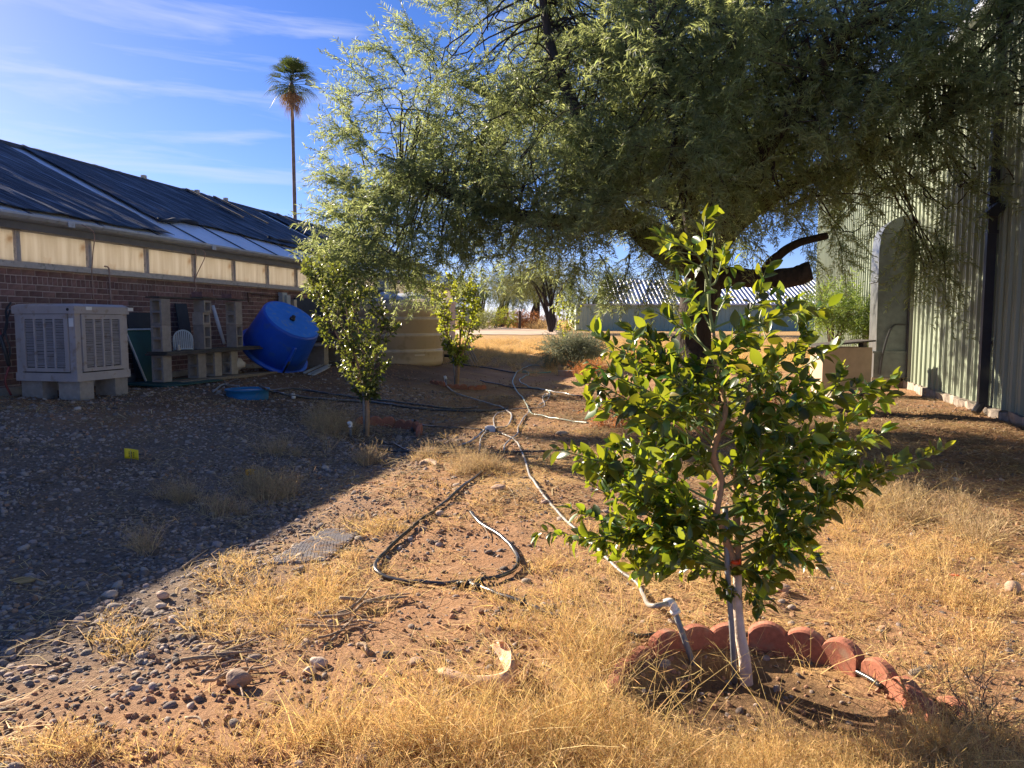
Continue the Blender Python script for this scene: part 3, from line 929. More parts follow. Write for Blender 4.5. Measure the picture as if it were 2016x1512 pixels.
for side in (0, 1):
    fr = MB(); sl = []
    # frame of the louvre panel: local coordinate s along the face, z up
    s0, s1, z0, z1 = 0.095, AS - 0.09, AZ + 0.115, AZ + AH - 0.125

    def face(s_, out):
        return (AU - out, AO + s_) if side == 0 else (AU + s_, AO - out)

    def fbox(mb, sa, sb, za, zb, oa, ob_):
        (ua, oa_), (ub, ob2) = face(sa, oa), face(sb, ob_)
        return ubox(mb, min(ua, ub), max(ua, ub), min(oa_, ob2), max(oa_, ob2), za, zb)
    fbox(fr, s0, s1, z0, z0 + 0.045, -0.01, 0.012); fbox(fr, s0, s1, z1 - 0.06, z1, -0.01, 0.012)
    nb = 4
    edges = np.linspace(s0 + 0.055, s1 - 0.055, nb + 1)
    fbox(fr, s0, s0 + 0.055, z0 + 0.045, z1 - 0.06, -0.01, 0.012); fbox(fr, s1 - 0.055, s1, z0 + 0.045, z1 - 0.06, -0.01, 0.012)
    for e in edges[1:-1]:
        fbox(fr, e - 0.012, e + 0.012, z0 + 0.045, z1 - 0.06, -0.008, 0.012)
    pf = fr.build("louvre_frame", M["beige_metal"], cool)
    nsl = 30
    for k in range(nsl):
        sm = MB()
        zc = z0 + 0.055 + (z1 - z0 - 0.12) * (k + 0.5) / nsl
        for e0, e1 in zip(edges[:-1], edges[1:]):
            (ua, oa) , (ub, ob_) = face(e0 + 0.012, 0.0), face(e1 - 0.012, 0.0)
            a, b = W(ua, oa, zc), W(ub, ob_, zc)
            d = b - a; L_ = np.linalg.norm(d); d /= L_
            outv = -UV if side == 0 else -NV
            t1 = outv * 0.75 - ZV * 0.66; t1 /= np.linalg.norm(t1)
            sm.box((a + b) / 2 + 0.0015 * rng.normal() * ZV, (L_, 0.021, 0.0025), [d, t1, np.cross(d, t1)])
        sm.build("louvre_slat", M["beige_metal"], pf)
q = MB(); ubox(q, AU - 0.009, AU - 0.006, AO + 0.012, AO + 0.075, AZ + 0.66, AZ + 0.76); q.build("rating_label", M["white_pvc"], cool)
q = MB(); q.lathe([(0.018, 0), (0.018, 0.006)], W(AU - 0.021, AO + 0.07, AZ + AH - 0.07), -UV, 12); q.build("knockout", M["black"], cool)
for a in (0.16, 0.86):
    q = MB(); ubox(q, AU + a, AU + a + 0.09, AO - 0.026, AO - 0.0205, AZ + AH - 0.075, AZ + AH - 0.035); q.build("bracket", M["white_pvc"], cool)
# pad and blocks under it
q = MB()
pa = [(6.6, 6.78), (7.3, 6.70), (7.7, 6.62), (8.6, 6.62), (9.25, 6.95), (9.3, 8.0), (9.2, 8.40), (6.6, 8.40)]
top = [W(a, b, 0.415 + 0.005 * rng.normal()) for a, b in pa]; bot = [p - np.array([0, 0, 0.35]) for p in top]
n_ = len(pa)
q.add(top + bot, [np.arange(n_)[None, :], np.array([[i, i + n_, (i + 1) % n_ + n_, (i + 1) % n_] for i in range(n_)])])
q.build("cooler_slab", M["concrete"], label="stained concrete slab under the beige cooler", cat="slab")


def cmu_mesh(name, L=0.395, D=0.195, H=0.195, core=True):
    """concrete block, cores run along local z; long side is local x; two square openings right through"""
    q = MB()
    t = 0.033
    xs_ = [-L / 2, -L / 2 + t, -t * 0.5, t * 0.5, L / 2 - t, L / 2]
    ys_ = [-D / 2, -D / 2 + t, D / 2 - t, D / 2]
    for i in range(5):
        for j in range(3):
            if j == 1 and i in (1, 3):
                continue
            q.box(((xs_[i] + xs_[i + 1]) / 2, (ys_[j] + ys_[j + 1]) / 2, 0), (xs_[i + 1] - xs_[i], ys_[j + 1] - ys_[j], H))
    # merge by keeping only outer faces: vertices are welded, inner faces removed
    v = np.round(np.concatenate(q.v), 5); f = np.concatenate(q.f)
    uniq, inv = np.unique(v, axis=0, return_inverse=True); f = inv.ravel()[f]
    key = [tuple(sorted(a)) for a in f]
    from collections import Counter
    cnt = Counter(key)
    f = np.array([a for a, k in zip(f, key) if cnt[k] == 1])
    r = MB(); r.add(uniq, f)
    return r.mesh(name, M["cmu"])


cmu_me = cmu_mesh("concrete_block")


def cmu(c, up, core, label, group, bend=0.0):
    """block with its long axis along up and its holes looking along core"""
    x = np.asarray(up, float); z = np.asarray(core, float); z = z - x * (z @ x); z /= np.linalg.norm(z)
    if bend:
        z = math.cos(bend) * z + math.sin(bend) * np.cross(x, z)
    y = np.cross(z, x)
    return piece("concrete_block", cmu_me, frame(c, x, y, z), label=label, cat="concrete block", group=group)


sb_ = MB(); sb_.box((0, 0, 0), (0.30, 0.22, 0.268)); solid_me = sb_.mesh("solid_block", M["cmu"])
GB = "concrete blocks under the cooler"
for a, b, up_, lab in ((7.62, 7.16, NV, "concrete block under the near corner of the cooler"), (7.62, 7.70, NV, "concrete block under the cooler at its left end by the wall"),
                       (8.20, 7.16, NV, "concrete block under the right front corner of the cooler"), (8.20, 7.70, NV, "concrete block under the cooler in shade behind the right front one")):
    piece("solid_block", solid_me, frame(W(a, b, 0.415 + 0.135), NV, -UV, ZV), label=lab, cat="concrete block", group=GB)

# ------------------------------------------------------------------ shelf of blocks and boards
SH = 0.405                                        # height of an upright block
zb = 0.50                                         # board they stand on
q = MB(); q.bar(W(9.85, 7.52, zb - 0.025), W(12.35, 7.36, zb - 0.035), 0.34, 0.045); q.build("footing_board", M["wood"], label="weathered board lying on the ground under the lowest row of blocks", cat="board")


def corner(px, py, o):
    P = on_o(px, py, o); return P @ UV


GS = "concrete blocks of the stacked shelf"
o_f = 7.46
low = [(321, "lowest concrete block at the left end of the shelf, two holes facing left"), (391, "concrete block in the bottom row with two big holes, nearest of the three standing together"),
       (423, "middle one of the three blocks standing together under the shelf board"), (456, "last block of the bottom row, beside the blue tub")]
for (px_, lab) in low:
    uu = corner(px_, 720, o_f)
    cmu(W(uu + 0.10, o_f + 0.10, zb + 0.198), ZV, -UV, lab, GS, 0.03 * rng.normal())
zt = zb + 0.40
for k, w_ in enumerate((0.03, 0.025)):
    q = MB(); q.bar(W(9.55 + 0.1 * k, 7.56 + 0.05 * k, zt + 0.012 + 0.028 * k), W(12.15 + 0.05 * k, 7.54 + 0.06 * k, zt + 0.012 + 0.028 * k + 0.015), 0.36, 0.026)
    q.build("shelf_board", M["dark_wood"], label=("lower dark board resting on the bottom row of blocks" if k == 0 else "upper dark board laid on another board under the block columns"), cat="board")
z1 = zt + 0.055
ua, ub, uc = corner(319, 640, o_f + 0.05), corner(401, 640, o_f + 0.05), corner(465, 640, o_f + 0.05)
for k in range(2):
    cmu(W(ua + 0.10, o_f + 0.15, z1 + 0.198 + 0.40 * k), ZV, -UV, ["block of the left shelf column standing on the dark board, holes facing left", "top block of the left shelf column, holes facing left"][k], GS)
cmu(W(ub + 0.10, o_f + 0.15, z1 + 0.198), ZV, -NV, "tall bottom block of the middle shelf column, right of the slatted grille", GS)
cmu(W(uc + 0.10, o_f + 0.15, z1 + 0.198), ZV, -NV, "bottom block of the right shelf column beside the blue tub, two holes showing", GS)
hb = MB()                                         # half blocks, one opening
for sx in (-1, 1):
    hb.box((sx * 0.081, 0, 0), (0.033, 0.195, 0.195)); hb.box((0, sx * 0.081, 0), (0.129, 0.033, 0.195))
half_me = hb.mesh("half_block", M["cmu"])
for k in range(2):
    for cc, nm, core in ((ub, "middle", -NV), (uc, "right", UV)):
        M4 = frame(W(cc + 0.10 + 0.012 * rng.normal(), o_f + 0.15 + (-0.02 if (k and nm == "middle") else 0), z1 + 0.40 + 0.099 + 0.198 * k), ZV, np.cross(core, ZV), core)
        piece("half_block", half_me, M4, label="%s half block of the %s shelf column" % (["lower", "topmost"][k], nm), cat="half block", group="half blocks of the stacked shelf")
z2 = z1 + 0.80
q = MB(); q.bar(W(ua - 0.05, o_f + 0.16, z2 + 0.016), W(ub + 0.35, o_f + 0.17, z2 + 0.02), 0.24, 0.022); q.build("top_board", M["dark_wood"], label="thin dark board bridging the left and middle block columns", cat="board")
q = MB(); q.bar(W(ub - 0.02, o_f + 0.14, z2 + 0.043), W(uc + 0.3, o_f + 0.15, z2 + 0.03), 0.22, 0.022); q.build("top_board", M["dark_wood"], label="thin dark board bridging the middle and right block columns", cat="board")
lb = MB(); lb.box((0, 0, 0), (0.30, 0.19, 0.075)); loose_me = lb.mesh("loose_brick", M["brick"])
for uu, lab in ((ub + 0.05, "red paver brick lying on the board above the middle block column"), (uc - 0.05, "red paver brick lying on the board above the right block column")):
    piece("paver_brick", loose_me, frame(W(uu + 0.07, o_f + 0.14, z2 + (0.095 if uu < uc - 0.1 else 0.09)), UV, NV, ZV), label=lab, cat="brick", group="red bricks on top of the shelf")
# slatted round topped grille on the shelf
gc = on_o(360, 664, o_f + 0.15); gc[2] = z1
gr_ = thing("slatted_grille", "small pale slatted grille with rounded top, standing on the shelf board between block columns", "grille", gc)
hx = UV * 0.55 - NV * -0.0; hx = np.array([0.75, 0.66, 0]); hx /= np.linalg.norm(hx)
def arch(s, zz): return gc + hx * s + np.array([0, 0, zz])
q = MB()
ang = np.linspace(0, np.pi, 20)
q.tube(np.concatenate([[arch(0.145, 0.0)], np.stack([arch(0.145 * math.cos(a), 0.17 + 0.145 * math.sin(a)) for a in ang]), [arch(-0.145, 0.0)]]), 0.012, 6)
q.bar(arch(-0.145, 0.02), arch(0.145, 0.02), 0.02, 0.02)
M["pale_blue"] = mat("pale grey blue plastic", (0.42, 0.48, 0.52), 0.5, 0.1, 10)
q.build("frame", M["pale_blue"], gr_, smooth=True)
for s in np.linspace(-0.12, 0.12, 9):
    h_ = 0.17 + math.sqrt(max(0.145 ** 2 - s * s, 0)) - 0.005
    q = MB(); q.bar(arch(s, 0.02), arch(s, h_), 0.008, 0.017, up=hx); q.build("slat", M["pale_blue"], gr_)
q = MB(); q.lathe([(0.03, 0), (0.034, 0.03), (0.02, 0.05), (0.006, 0.09)], arch(-0.12, 0.0) - NV * 0.06 * 1.0, (0, 0, 1), 14); q.build("small_pot", M["cream"], label="small cream cup standing before the slatted grille", cat="cup", smooth=True)
# panels leaning on the wall
def lean(name, px_l, px_r, o0, o1, z0, z1_, m, lab, frame_m=None, cat="panel"):
    ul, ur = corner(px_l, 650, o0), corner(px_r, 650, o0)
    P = np.array([[W(a, o0, z0) for a in (ul, ur)], [W(a + 0.02, o1, z1_) for a in (ul, ur)]])
    if frame_m is None:
        q = MB(); q.sheet(P, 0.02)
        return q.build(name, m, label=lab, cat=cat)
    t = thing(name, lab, cat, P[0].mean(0))
    q = MB(); q.sheet(P, 0.018); q.build("sheet", m, t)
    q = MB()
    n_ = np.cross(P[0, 1] - P[0, 0], P[1, 0] - P[0, 0]); n_ /= np.linalg.norm(n_)
    for a, b in ((P[0, 0], P[1, 0]), (P[1, 0], P[1, 1]), (P[0, 1], P[1, 1])):
        q.bar(a + n_ * 0.012, b + n_ * 0.012, 0.022, 0.022, up=n_)
    q.build("edge_trim", frame_m, t)
    return t


lean("slate_sheet", 265, 330, 8.25, 8.40, 0.5, 1.55, M["dark_panel"], "dark slate panel leaning on the brick wall behind the left block column")
lean("green_sheet", 282, 332, 7.85, 8.20, 0.5, 1.28, M["green_panel"], "dark green sheet with pale edge leaning beside the block shelf", M["alu"])
lean("dark_tray", 358, 380, 8.28, 8.40, 0.98, 1.72, M["dark_panel"], "narrow dark slab leaning on the wall behind the middle block column")
q = MB(); q.sheet(np.array([[W(9.3, 7.2, gz(*W(9.3, 7.2, 0)[:2]) + 0.02), W(10.6, 7.15, gz(*W(10.6, 7.15, 0)[:2]) + 0.05)], [W(9.3, 8.0, 0.5), W(10.6, 7.7, 0.5)]]), 0.02)
q.build("green_mat", M["green_panel"], label="dark green sheet lying flat on the ground left of the block shelf", cat="sheet")
q = MB(); q.lathe([(0.10, 0), (0.11, 0.02), (0.11, 0.20), (0.06, 0.24), (0.05, 0.27), (0.04, 0.28)], on_o(474, 714, 7.5) - np.array([0.18, 0.1, 0]), (0.93, 0.2, -0.12), 20)
q.build("jug", M["cream"], label="cream plastic jug lying on its side between shelf and blue tub", cat="jug", smooth=True)
q = MB(); a_ = on_o(484, 606, 8.0); q.tube([W(uc + 0.5, 8.3, 1.70), W(uc + 0.48, 8.2, 1.4), W(uc + 0.44, 8.05, 1.0)], [0.03, 0.035, 0.03], 8); q.build("white_pipe", M["white_pvc"], label="white pipe leaning on the wall behind the right block column", cat="pipe", smooth=True)
q = MB(); ubox(q, 6.9, 7.40, 8.15, 8.35, 0.75, 1.42); q.build("white_cabinet", M["white_pvc"], label="white box on the wall at the left edge, behind the cooler cables", cat="box")
# cables beside the cooler
M["red_cable"] = mat("dark red cable", (0.16, 0.03, 0.03), 0.6)
for pts, m_, r_, lab in (([(21, 596, 7.95), (12, 612, 7.9), (14, 640, 7.8), (4, 665, 7.8), (-8, 700, 7.9)], "black", 0.014, "black cable looping down from the cooler's left top corner"),
                         ([(20, 610, 7.9), (10, 650, 7.75), (20, 690, 7.7), (14, 718, 7.7)], "black", 0.011, "thin black wire hanging close beside the cooler"),
                         ([(-6, 640, 7.8), (6, 672, 7.75), (18, 715, 7.7), (10, 750, 7.7), (22, 778, 7.7)], "red_cable", 0.012, "dark red cable hanging at the left edge beside the cooler"),
                         ([(0, 660, 7.75), (10, 690, 7.7), (18, 720, 7.7)], "black", 0.022, "thick black cable strapped with tape left of the cooler")):
    q = MB(); q.tube(smooth_line([on_o(*p) for p in pts], 8), r_, 6); q.build("cable", M[m_], label=lab, cat="cable", group="cables beside the cooler", smooth=True)

# ------------------------------------------------------------------ blue tub lying on its rim
axis = np.array([0.556, -0.32, 0.767]); axis /= np.linalg.norm(axis)
dc = at(575, 629, 13.9)
tub = thing("blue_tub", "big round blue plastic tub tipped up on its rim against the brick wall", "tub", (dc[0] - 0.3, dc[1], gz(dc[0] - 0.3, dc[1])))
R1, R2, TL = 0.565, 0.63, 0.80
q = MB(); q.lathe([(0.0, -0.004), (R1 * 0.5, -0.002), (R1 - 0.045, 0.002)], dc, axis, 56, False); q.build("base", M["blue_disc"], tub, smooth=True)
rc = dc - axis * TL
q = MB(); q.lathe([(R1 - 0.05, 0), (R1 - 0.012, -0.006), (R1, -0.035), (R1 + 0.03, -0.4), (R2, -TL), (R2 - 0.01, -TL), (R1 + 0.02, -0.4), (R1 - 0.014, -0.04), (0.05, -0.03)], dc, axis, 56, False); q.build("side", M["blue"], tub, smooth=True)
q = MB(); q.lathe([(R2 - 0.008, 0.05), (R2 + 0.045, 0.045), (R2 + 0.06, 0.02), (R2 + 0.055, -0.012), (R2 - 0.008, -0.012)], rc, axis, 56, False); q.build("rim", M["blue"], tub, smooth=True)
q = MB(); q.lathe([(0.05, 0), (0.05, 0.04), (0.036, 0.045), (0.036, 0.085), (0.028, 0.09)], dc + axis * 0.0 + np.array([0.0, 0, 0.02]) * 0, axis, 16); q.build("drain_fitting", M["black"], tub, smooth=True)
sd = np.cross(axis, np.array([0, 1.0, 0])); sd /= np.linalg.norm(sd)
tt = np.cross(axis, sd)
ov = -tt * 0.85 + sd * 0.55 if (-tt)[1] < 0 else tt * 0.85 + sd * 0.55
ov = np.array([0.62, -0.72, -0.2]); ov -= axis * (ov @ axis); ov /= np.linalg.norm(ov)
q = MB(); q.tube(smooth_line([dc - axis * 0.22 + ov * (R1 + 0.02), dc - axis * 0.4 + ov * (R1 + 0.055), dc - axis * 0.62 + ov * (R1 + 0.07), dc - axis * 0.78 + ov * (R2 + 0.02)], 6), 0.035, 8); q.build("overflow_pipe", M["blue"], tub, smooth=True)
q = MB(); q.tube([dc - axis * 0.5 + ov * (R1 + 0.085), dc - axis * 0.76 + ov * (R2 + 0.04)], 0.022, 8); q.build("overflow_sleeve", M["black"], tub, smooth=True)

# utility box, window, pipes and bench behind the tub
q = MB(); p_ = on_o(557, 591, 8.42); q.box(p_, (0.2, 0.10, 0.33), AX); q.box(p_ + 0.07 * UV - 0.07 * NV + np.array([0, 0, -0.02]), (0.16, 0.06, 0.26), AX); q.build("utility_box", M["grey_box"], label="grey utility box fixed to the brick wall above the blue tub", cat="utility box")
q = MB(); q.tube(smooth_line([on_o(487, 577, 8.45), on_o(520, 581, 8.45), on_o(548, 584, 8.45)], 4), 0.014, 6); q.tube([on_o(488, 577, 8.45), on_o(489, 595, 8.45)], 0.014, 6); q.build("conduit", M["rust"], label="rusty conduit running along the wall to the utility box", cat="conduit")
bn = thing("loading_bench", "long low bench of grey planks on blocks along the wall behind the tub", "bench", W(15.8, 7.7, gz(*W(15.8, 7.7, 0)[:2])))
for k in range(4):
    q = MB(); q.bar(W(14.3, 7.36 + 0.27 * k, 0.88), W(20.2, 7.36 + 0.27 * k, 0.90), 0.255, 0.05); q.build("plank", M["wood"], bn)
for a in (14.5, 15.5, 16.5, 17.5, 18.5, 19.6):
    q = MB(); q.box(W(a, 7.66, 0.64), (0.2, 0.75, 0.42), AX); q.build("support_block", M["cmu"], bn)
q = MB(); q.sheet(np.array([[W(15.3, 8.30, 0.95), W(16.5, 8.30, 0.95)], [W(15.3, 8.42, 1.95), W(16.5, 8.42, 1.95)]]), 0.03)
q.build("dark_door", M["dark_panel"], label="dark door panel leaning on the wall above the bench", cat="door panel")
q = MB(); q.box(W(15.2, 8.40, 1.35), (0.12, 0.08, 1.1), AX); q.build("cream_post", M["cream"], label="cream post standing against the wall beside the dark door panel", cat="post")
for k, (a, lab) in enumerate(((16.0, "thin pipe standing on the bench nearer the blue tub"), (16.5, "thin pipe standing on the bench farther from the blue tub"))):
    q = MB(); q.tube([W(a, 7.95, 0.92), W(a, 7.97, 1.75)], 0.014, 6); q.lathe([(0.05, 0), (0.05, 0.02)], W(a, 7.95, 0.925), (0, 0, 1), 10); q.build("standpipe", M["grey_stake"], label=lab, cat="pipe", group="standpipes on the bench")
coil = MB()
for k in range(5):
    c_ = gp(618, 722) + np.array([0.0, 0.15, 0.03 + 0.02 * k]); rr = 0.42 + 0.05 * rng.normal()
    coil.tube([c_ + np.array([rr * math.cos(a) * 1.2 + 0.02 * math.sin(3 * a + k), rr * math.sin(a) * 0.6, 0.012 * math.sin(2 * a + k)]) for a in np.linspace(0, 6.2, 40)], 0.016, 6)
coil.build("hose_coil", M["black_hose"], label="coil of black hose on the ground behind the blue tub", cat="hose", smooth=True)
for k, (a, b, lab) in enumerate((((600, 737), (652, 716), "aluminium channel nearest the tub of three lying on the gravel"), ((609, 740), (650, 724), "middle aluminium channel of three lying on the gravel"), ((617, 741), (648, 729), "shortest aluminium channel, on the near side of the three on the gravel"))):
    q = MB(); P1, P2 = gp(*a, 0.02), gp(*b, 0.06)
    q.bar(P1, P2, 0.05, 0.006)
    s_ = np.cross([0, 0, 1], (P2 - P1) / np.linalg.norm(P2 - P1))
    for sg in (-1, 1):
        q.bar(P1 + s_ * 0.025 * sg + [0, 0, 0.013], P2 + s_ * 0.025 * sg + [0, 0, 0.013], 0.004, 0.022)
    q.build("metal_channel", M["alu"], label=lab, cat="metal strip", group="aluminium channels on the gravel")
# half buried blue bin
bc = gp(475, 786)
bb = thing("blue_bin", "cut down blue plastic drum sunk in the gravel with black hoses over its rim", "drum", bc)
q = MB(); q.lathe([(0.285, -0.1), (0.29, 0.03), (0.292, 0.105), (0.31, 0.11), (0.31, 0.13), (0.275, 0.13), (0.265, 0.02), (0.0, 0.02)], bc + [0, 0.25, 0], (0, 0, 1), 40); q.build("shell", M["teal"], bb, smooth=True)
q = MB(); q.lathe([(0.0, 0.105), (0.262, 0.10)], bc + [0, 0.25, 0], (0, 0, 1), 40); q.build("lid", M["gutter"], bb, smooth=True)

# ------------------------------------------------------------------ water tank
tc_ = W(17.72, 6.95, 0.0); tc_[2] = 0.42
tank = thing("water_tank", "big round beige plastic water tank with ring grooves in front of the greenhouse", "water tank", tc_)
TR = 1.17
prof = [(TR - 0.02, -0.1), (TR, 0.02)]
for k, zz in enumerate((0.32, 0.71, 1.11)):
    prof += [(TR, zz - 0.10), (TR + 0.012, zz - 0.09), (TR + 0.012, zz - 0.02), (TR - 0.018, zz - 0.008), (TR - 0.018, zz + 0.008), (TR, zz + 0.02)]
prof += [(TR, 1.38), (TR - 0.03, 1.44), (TR - 0.10, 1.47), (0.72, 1.57), (0.30, 1.63), (0.28, 1.70), (0.0, 1.71)]
q = MB(); q.lathe(prof, tc_, (0, 0, 1), 72); q.build("body", M["tank"], tank, smooth=True)
fa = np.array([0.55, -0.83, 0]); fa /= np.linalg.norm(fa)
def tpt(pxx, zz, out):
    # point on the tank's near surface at a pixel column
    r = ray(pxx, 660); d = r[:2]; c = tc_[:2]
    A = d @ d; B = -2 * (d @ c); Cc = c @ c - (TR + out) ** 2
    disc = max(B * B - 4 * A * Cc, 0)
    t = (-B - math.sqrt(disc)) / (2 * A)
    return np.array([d[0] * t, d[1] * t, tc_[2] + zz])
p_ = tpt(868, 0.86, 0.0); nn_ = (p_ - tc_) * [1, 1, 0]; nn_ /= np.linalg.norm(nn_)
q = MB(); s_ = np.cross([0, 0, 1], nn_)
q.tube([p_ + nn_ * 0.05 + 0.10 * (math.cos(a) * s_ + math.sin(a) * np.array([0, 0, 1.0])) for a in np.linspace(0.6, 5.8, 24)], 0.014, 6); q.build("hose_loop", M["black_hose"], tank, smooth=True)
p_ = tpt(874, 0.12, 0.0); nn_ = (p_ - tc_) * [1, 1, 0]; nn_ /= np.linalg.norm(nn_)
q = MB(); q.tube([p_, p_ + nn_ * 0.18], 0.04, 10); q.tube([p_ + nn_ * 0.18 - [0, 0, 0.05], p_ + nn_ * 0.18 + [0, 0, 0.07]], 0.035, 8); q.build("valve", M["black"], tank, smooth=True)
q = MB(); p_ = tpt(828, 0.2, 0.004)
q.sheet(np.array([[tpt(x_, 0.16, 0.004) for x_ in (816, 826, 836)], [tpt(x_, 0.20, 0.004) for x_ in (816, 826, 836)]]), -0.004); q.build("tank_plate", M["cream"], tank)
# second cooler and duct box behind the tank
ck = thing("rear_cooler", "grey boxy cooler on a stand between the water tank and greenhouse", "air cooler", W(17.4, 7.9, 0.45))
c0 = at(748, 592, 19.2)
q = MB(); q.box(c0 + [0, 0.3, -0.25], (0.85, 0.6, 0.95), AX); q.box(c0 + [0, 0.3, 0.245], (0.9, 0.64, 0.05), AX); q.build("case", M["galv"], ck)
q = MB(); q.box(c0 + [0.02, 0.3, 0.40], (0.34, 0.3, 0.26), AX); q.build("duct_elbow", M["grey_box"], ck)
for sx in (-0.36, 0.36):
    q = MB(); q.tube([c0 + sx * UV + [0, 0.3, -0.7], c0 + sx * UV + [0, 0.3, -1.45]], 0.03, 6); q.build("leg", M["grey_stake"], ck)
q = MB(); pl = [at(842, 590, 17.0)]
sg_ = thing("shade_sheet", "curled pale sheet lying over the tank's shoulder", "sheet", tc_ + [0.5, -0.5, 1.5])
q.sheet(np.array([[tc_ + [r_ * math.cos(a), r_ * math.sin(a), 1.5 + 0.22 * (1.17 - r_) / 0.5 + 0.02 * math.sin(6 * a)] for a in np.linspace(-1.9, -0.6, 14)] for r_ in (1.12, 0.95, 0.75)]), -0.01); q.build("sheet", M["gutter"], sg_, smooth=True)
# ------------------------------------------------------------------ tall metal building on the right
RTH = math.radians(15.0)
RU = np.array([math.sin(RTH), math.cos(RTH), 0]); RN = np.array([-math.cos(RTH), math.sin(RTH), 0])   # RN points out of the wall, towards the yard
RB = np.array([6.77, 9.66, 0])


def R(s, out, z):
    return RB + RU * s + RN * out + np.array([0, 0, z])


RH = 6.1
S0, S1 = -7.3, 20.1
barn = thing("metal_building", "tall shed clad in pale green ribbed metal siding, shaded by the big mesquite", "metal building", R(5, 0, 0))
# one siding panel, profile along s with three big ribs
pw = 0.9144
prof = [(0, 0.0)]
for k in range(3):
    b = k * 0.3048
    prof += [(b + 0.03, 0.0), (b + 0.05, 0.038), (b + 0.085, 0.038), (b + 0.105, 0.0), (b + 0.165, 0.0), (b + 0.173, 0.008), (b + 0.187, 0.008), (b + 0.195, 0.0), (b + 0.235, 0), (b + 0.243, 0.008), (b + 0.257, 0.008), (b + 0.265, 0.0)]
prof.append((pw, 0.0))
prof = np.array(prof)
q = MB()
q.grid(np.array([[(s, o_, z) for s, o_ in prof] for z in (0, RH)]))
sid_me = q.mesh("siding_panel", M["siding"])
k = 0
while S0 + k * pw < S1 - 0.3:
    piece("siding_panel", sid_me, frame(R(S0 + k * pw, 0.004 * (k % 2), 0.16), RU, RN, ZV), barn)
    k += 1
S1 = S0 + k * pw
q = MB(); q.box(R((S0 + S1) / 2, -0.10, RH / 2), (S1 - S0, 0.16, RH - 0.1), [RU, RN, ZV])
q.box(R((S0 + S1) / 2, -12.0, RH / 2), (S1 - S0, 0.16, RH - 0.1), [RU, RN, ZV])
for s_ in (S0 + 0.05, S1 - 0.08):
    q.box(R(s_, -6.05, RH / 2), (0.1, 11.7, RH - 0.1), [RU, RN, ZV])
q.build("wall", M["siding"], barn)
q = MB(); q.box(R(S1 - 0.02, 0.012, RH / 2 + 0.14), (0.12, 0.09, RH), [RU, RN, ZV]); q.build("corner_trim", M["siding"], barn)
for s_a in np.arange(S0, S1 - 0.1, 0.9144 * 3):
    s_b = min(s_a + 0.9144 * 3, S1)
    q = MB(); q.sheet(np.array([[R(a, 0.18, RH + 0.14) for a in (s_a, s_b)], [R(a, -6.1, RH + 1.35) for a in (s_a, s_b)]]), -0.04); q.build("roof_sheet", M["metal_roof"], barn)
q = MB(); q.sheet(np.array([[R(a, -6.1, RH + 1.35) for a in (S0, S1)], [R(a, -12.3, RH + 0.14) for a in (S0, S1)]]), -0.04); q.build("back_roof", M["metal_roof"], barn)
q = MB(); q.box(R((S0 + S1) / 2, 0.13, RH + 0.09), (S1 - S0, 0.13, 0.13), [RU, RN, ZV]); q.build("eave_gutter", M["gutter"], barn)
for s_ in np.arange(S0, S1, 1.0):                # rough footing
    q = MB(); L_ = 0.98
    n_ = 9
    A = np.array([[R(s_ + L_ * i / (n_ - 1), 0.07 + 0.035 * rng.normal() * (0 < i < n_ - 1), zz + (0.02 * rng.normal() if zz > 0 else 0)) for i in range(n_)] for zz in (-0.15, 0.15)] + [[R(s_ + L_ * i / (n_ - 1), -0.05, 0.16) for i in range(n_)]])
    q.grid(A); q.build("footing", M["concrete"], barn)
# downspout, floodlight
ds = 2.0
pa_ = np.array(ray(1962, 600)); tt_ = ((RB - [0, 0, 0]) @ RN) / (pa_ @ RN); Pd = pa_ * tt_; ds = (Pd - RB) @ RU
q = MB(); q.box(R(ds, 0.12, RH / 2 + 0.1), (0.10, 0.12, RH - 0.1), [RU, RN, ZV])
for zz in (1.1, 2.7, 4.3):
    q.box(R(ds, 0.115, zz), (0.125, 0.14, 0.05), [RU, RN, ZV])
q.tube([R(ds, 0.12, 0.20), R(ds - 0.05, 0.22, 0.06)], 0.06, 8)
q.build("downspout", M["dark_pipe"], barn)


def on_r(px, py, out=0.0):
    r = ray(px, py); t = ((RB @ RN) + out) / (r @ RN); return r * t + np.array([0, 0, CAM_H])


P_ = on_r(1966, 413, 0.1)
q = MB(); q.box(P_, (0.18, 0.12, 0.05), [RU, RN, ZV])
q.add([P_ + RU * a + RN * b + ZV * c for a, b, c in ((-0.12, 0.05, 0.09), (0.12, 0.05, 0.09), (0.12, 0.24, -0.09), (-0.12, 0.24, -0.09), (-0.12, -0.05, 0.05), (0.12, -0.05, 0.05), (0.12, 0.05, -0.11), (-0.12, 0.05, -0.11))],
      np.array([[0, 1, 2, 3], [7, 6, 5, 4], [0, 4, 5, 1], [1, 5, 6, 2], [2, 6, 7, 3], [3, 7, 4, 0]]))
q.build("wall_light", M["black"], label="small black floodlight high on the green siding left of the downspout", cat="wall light")

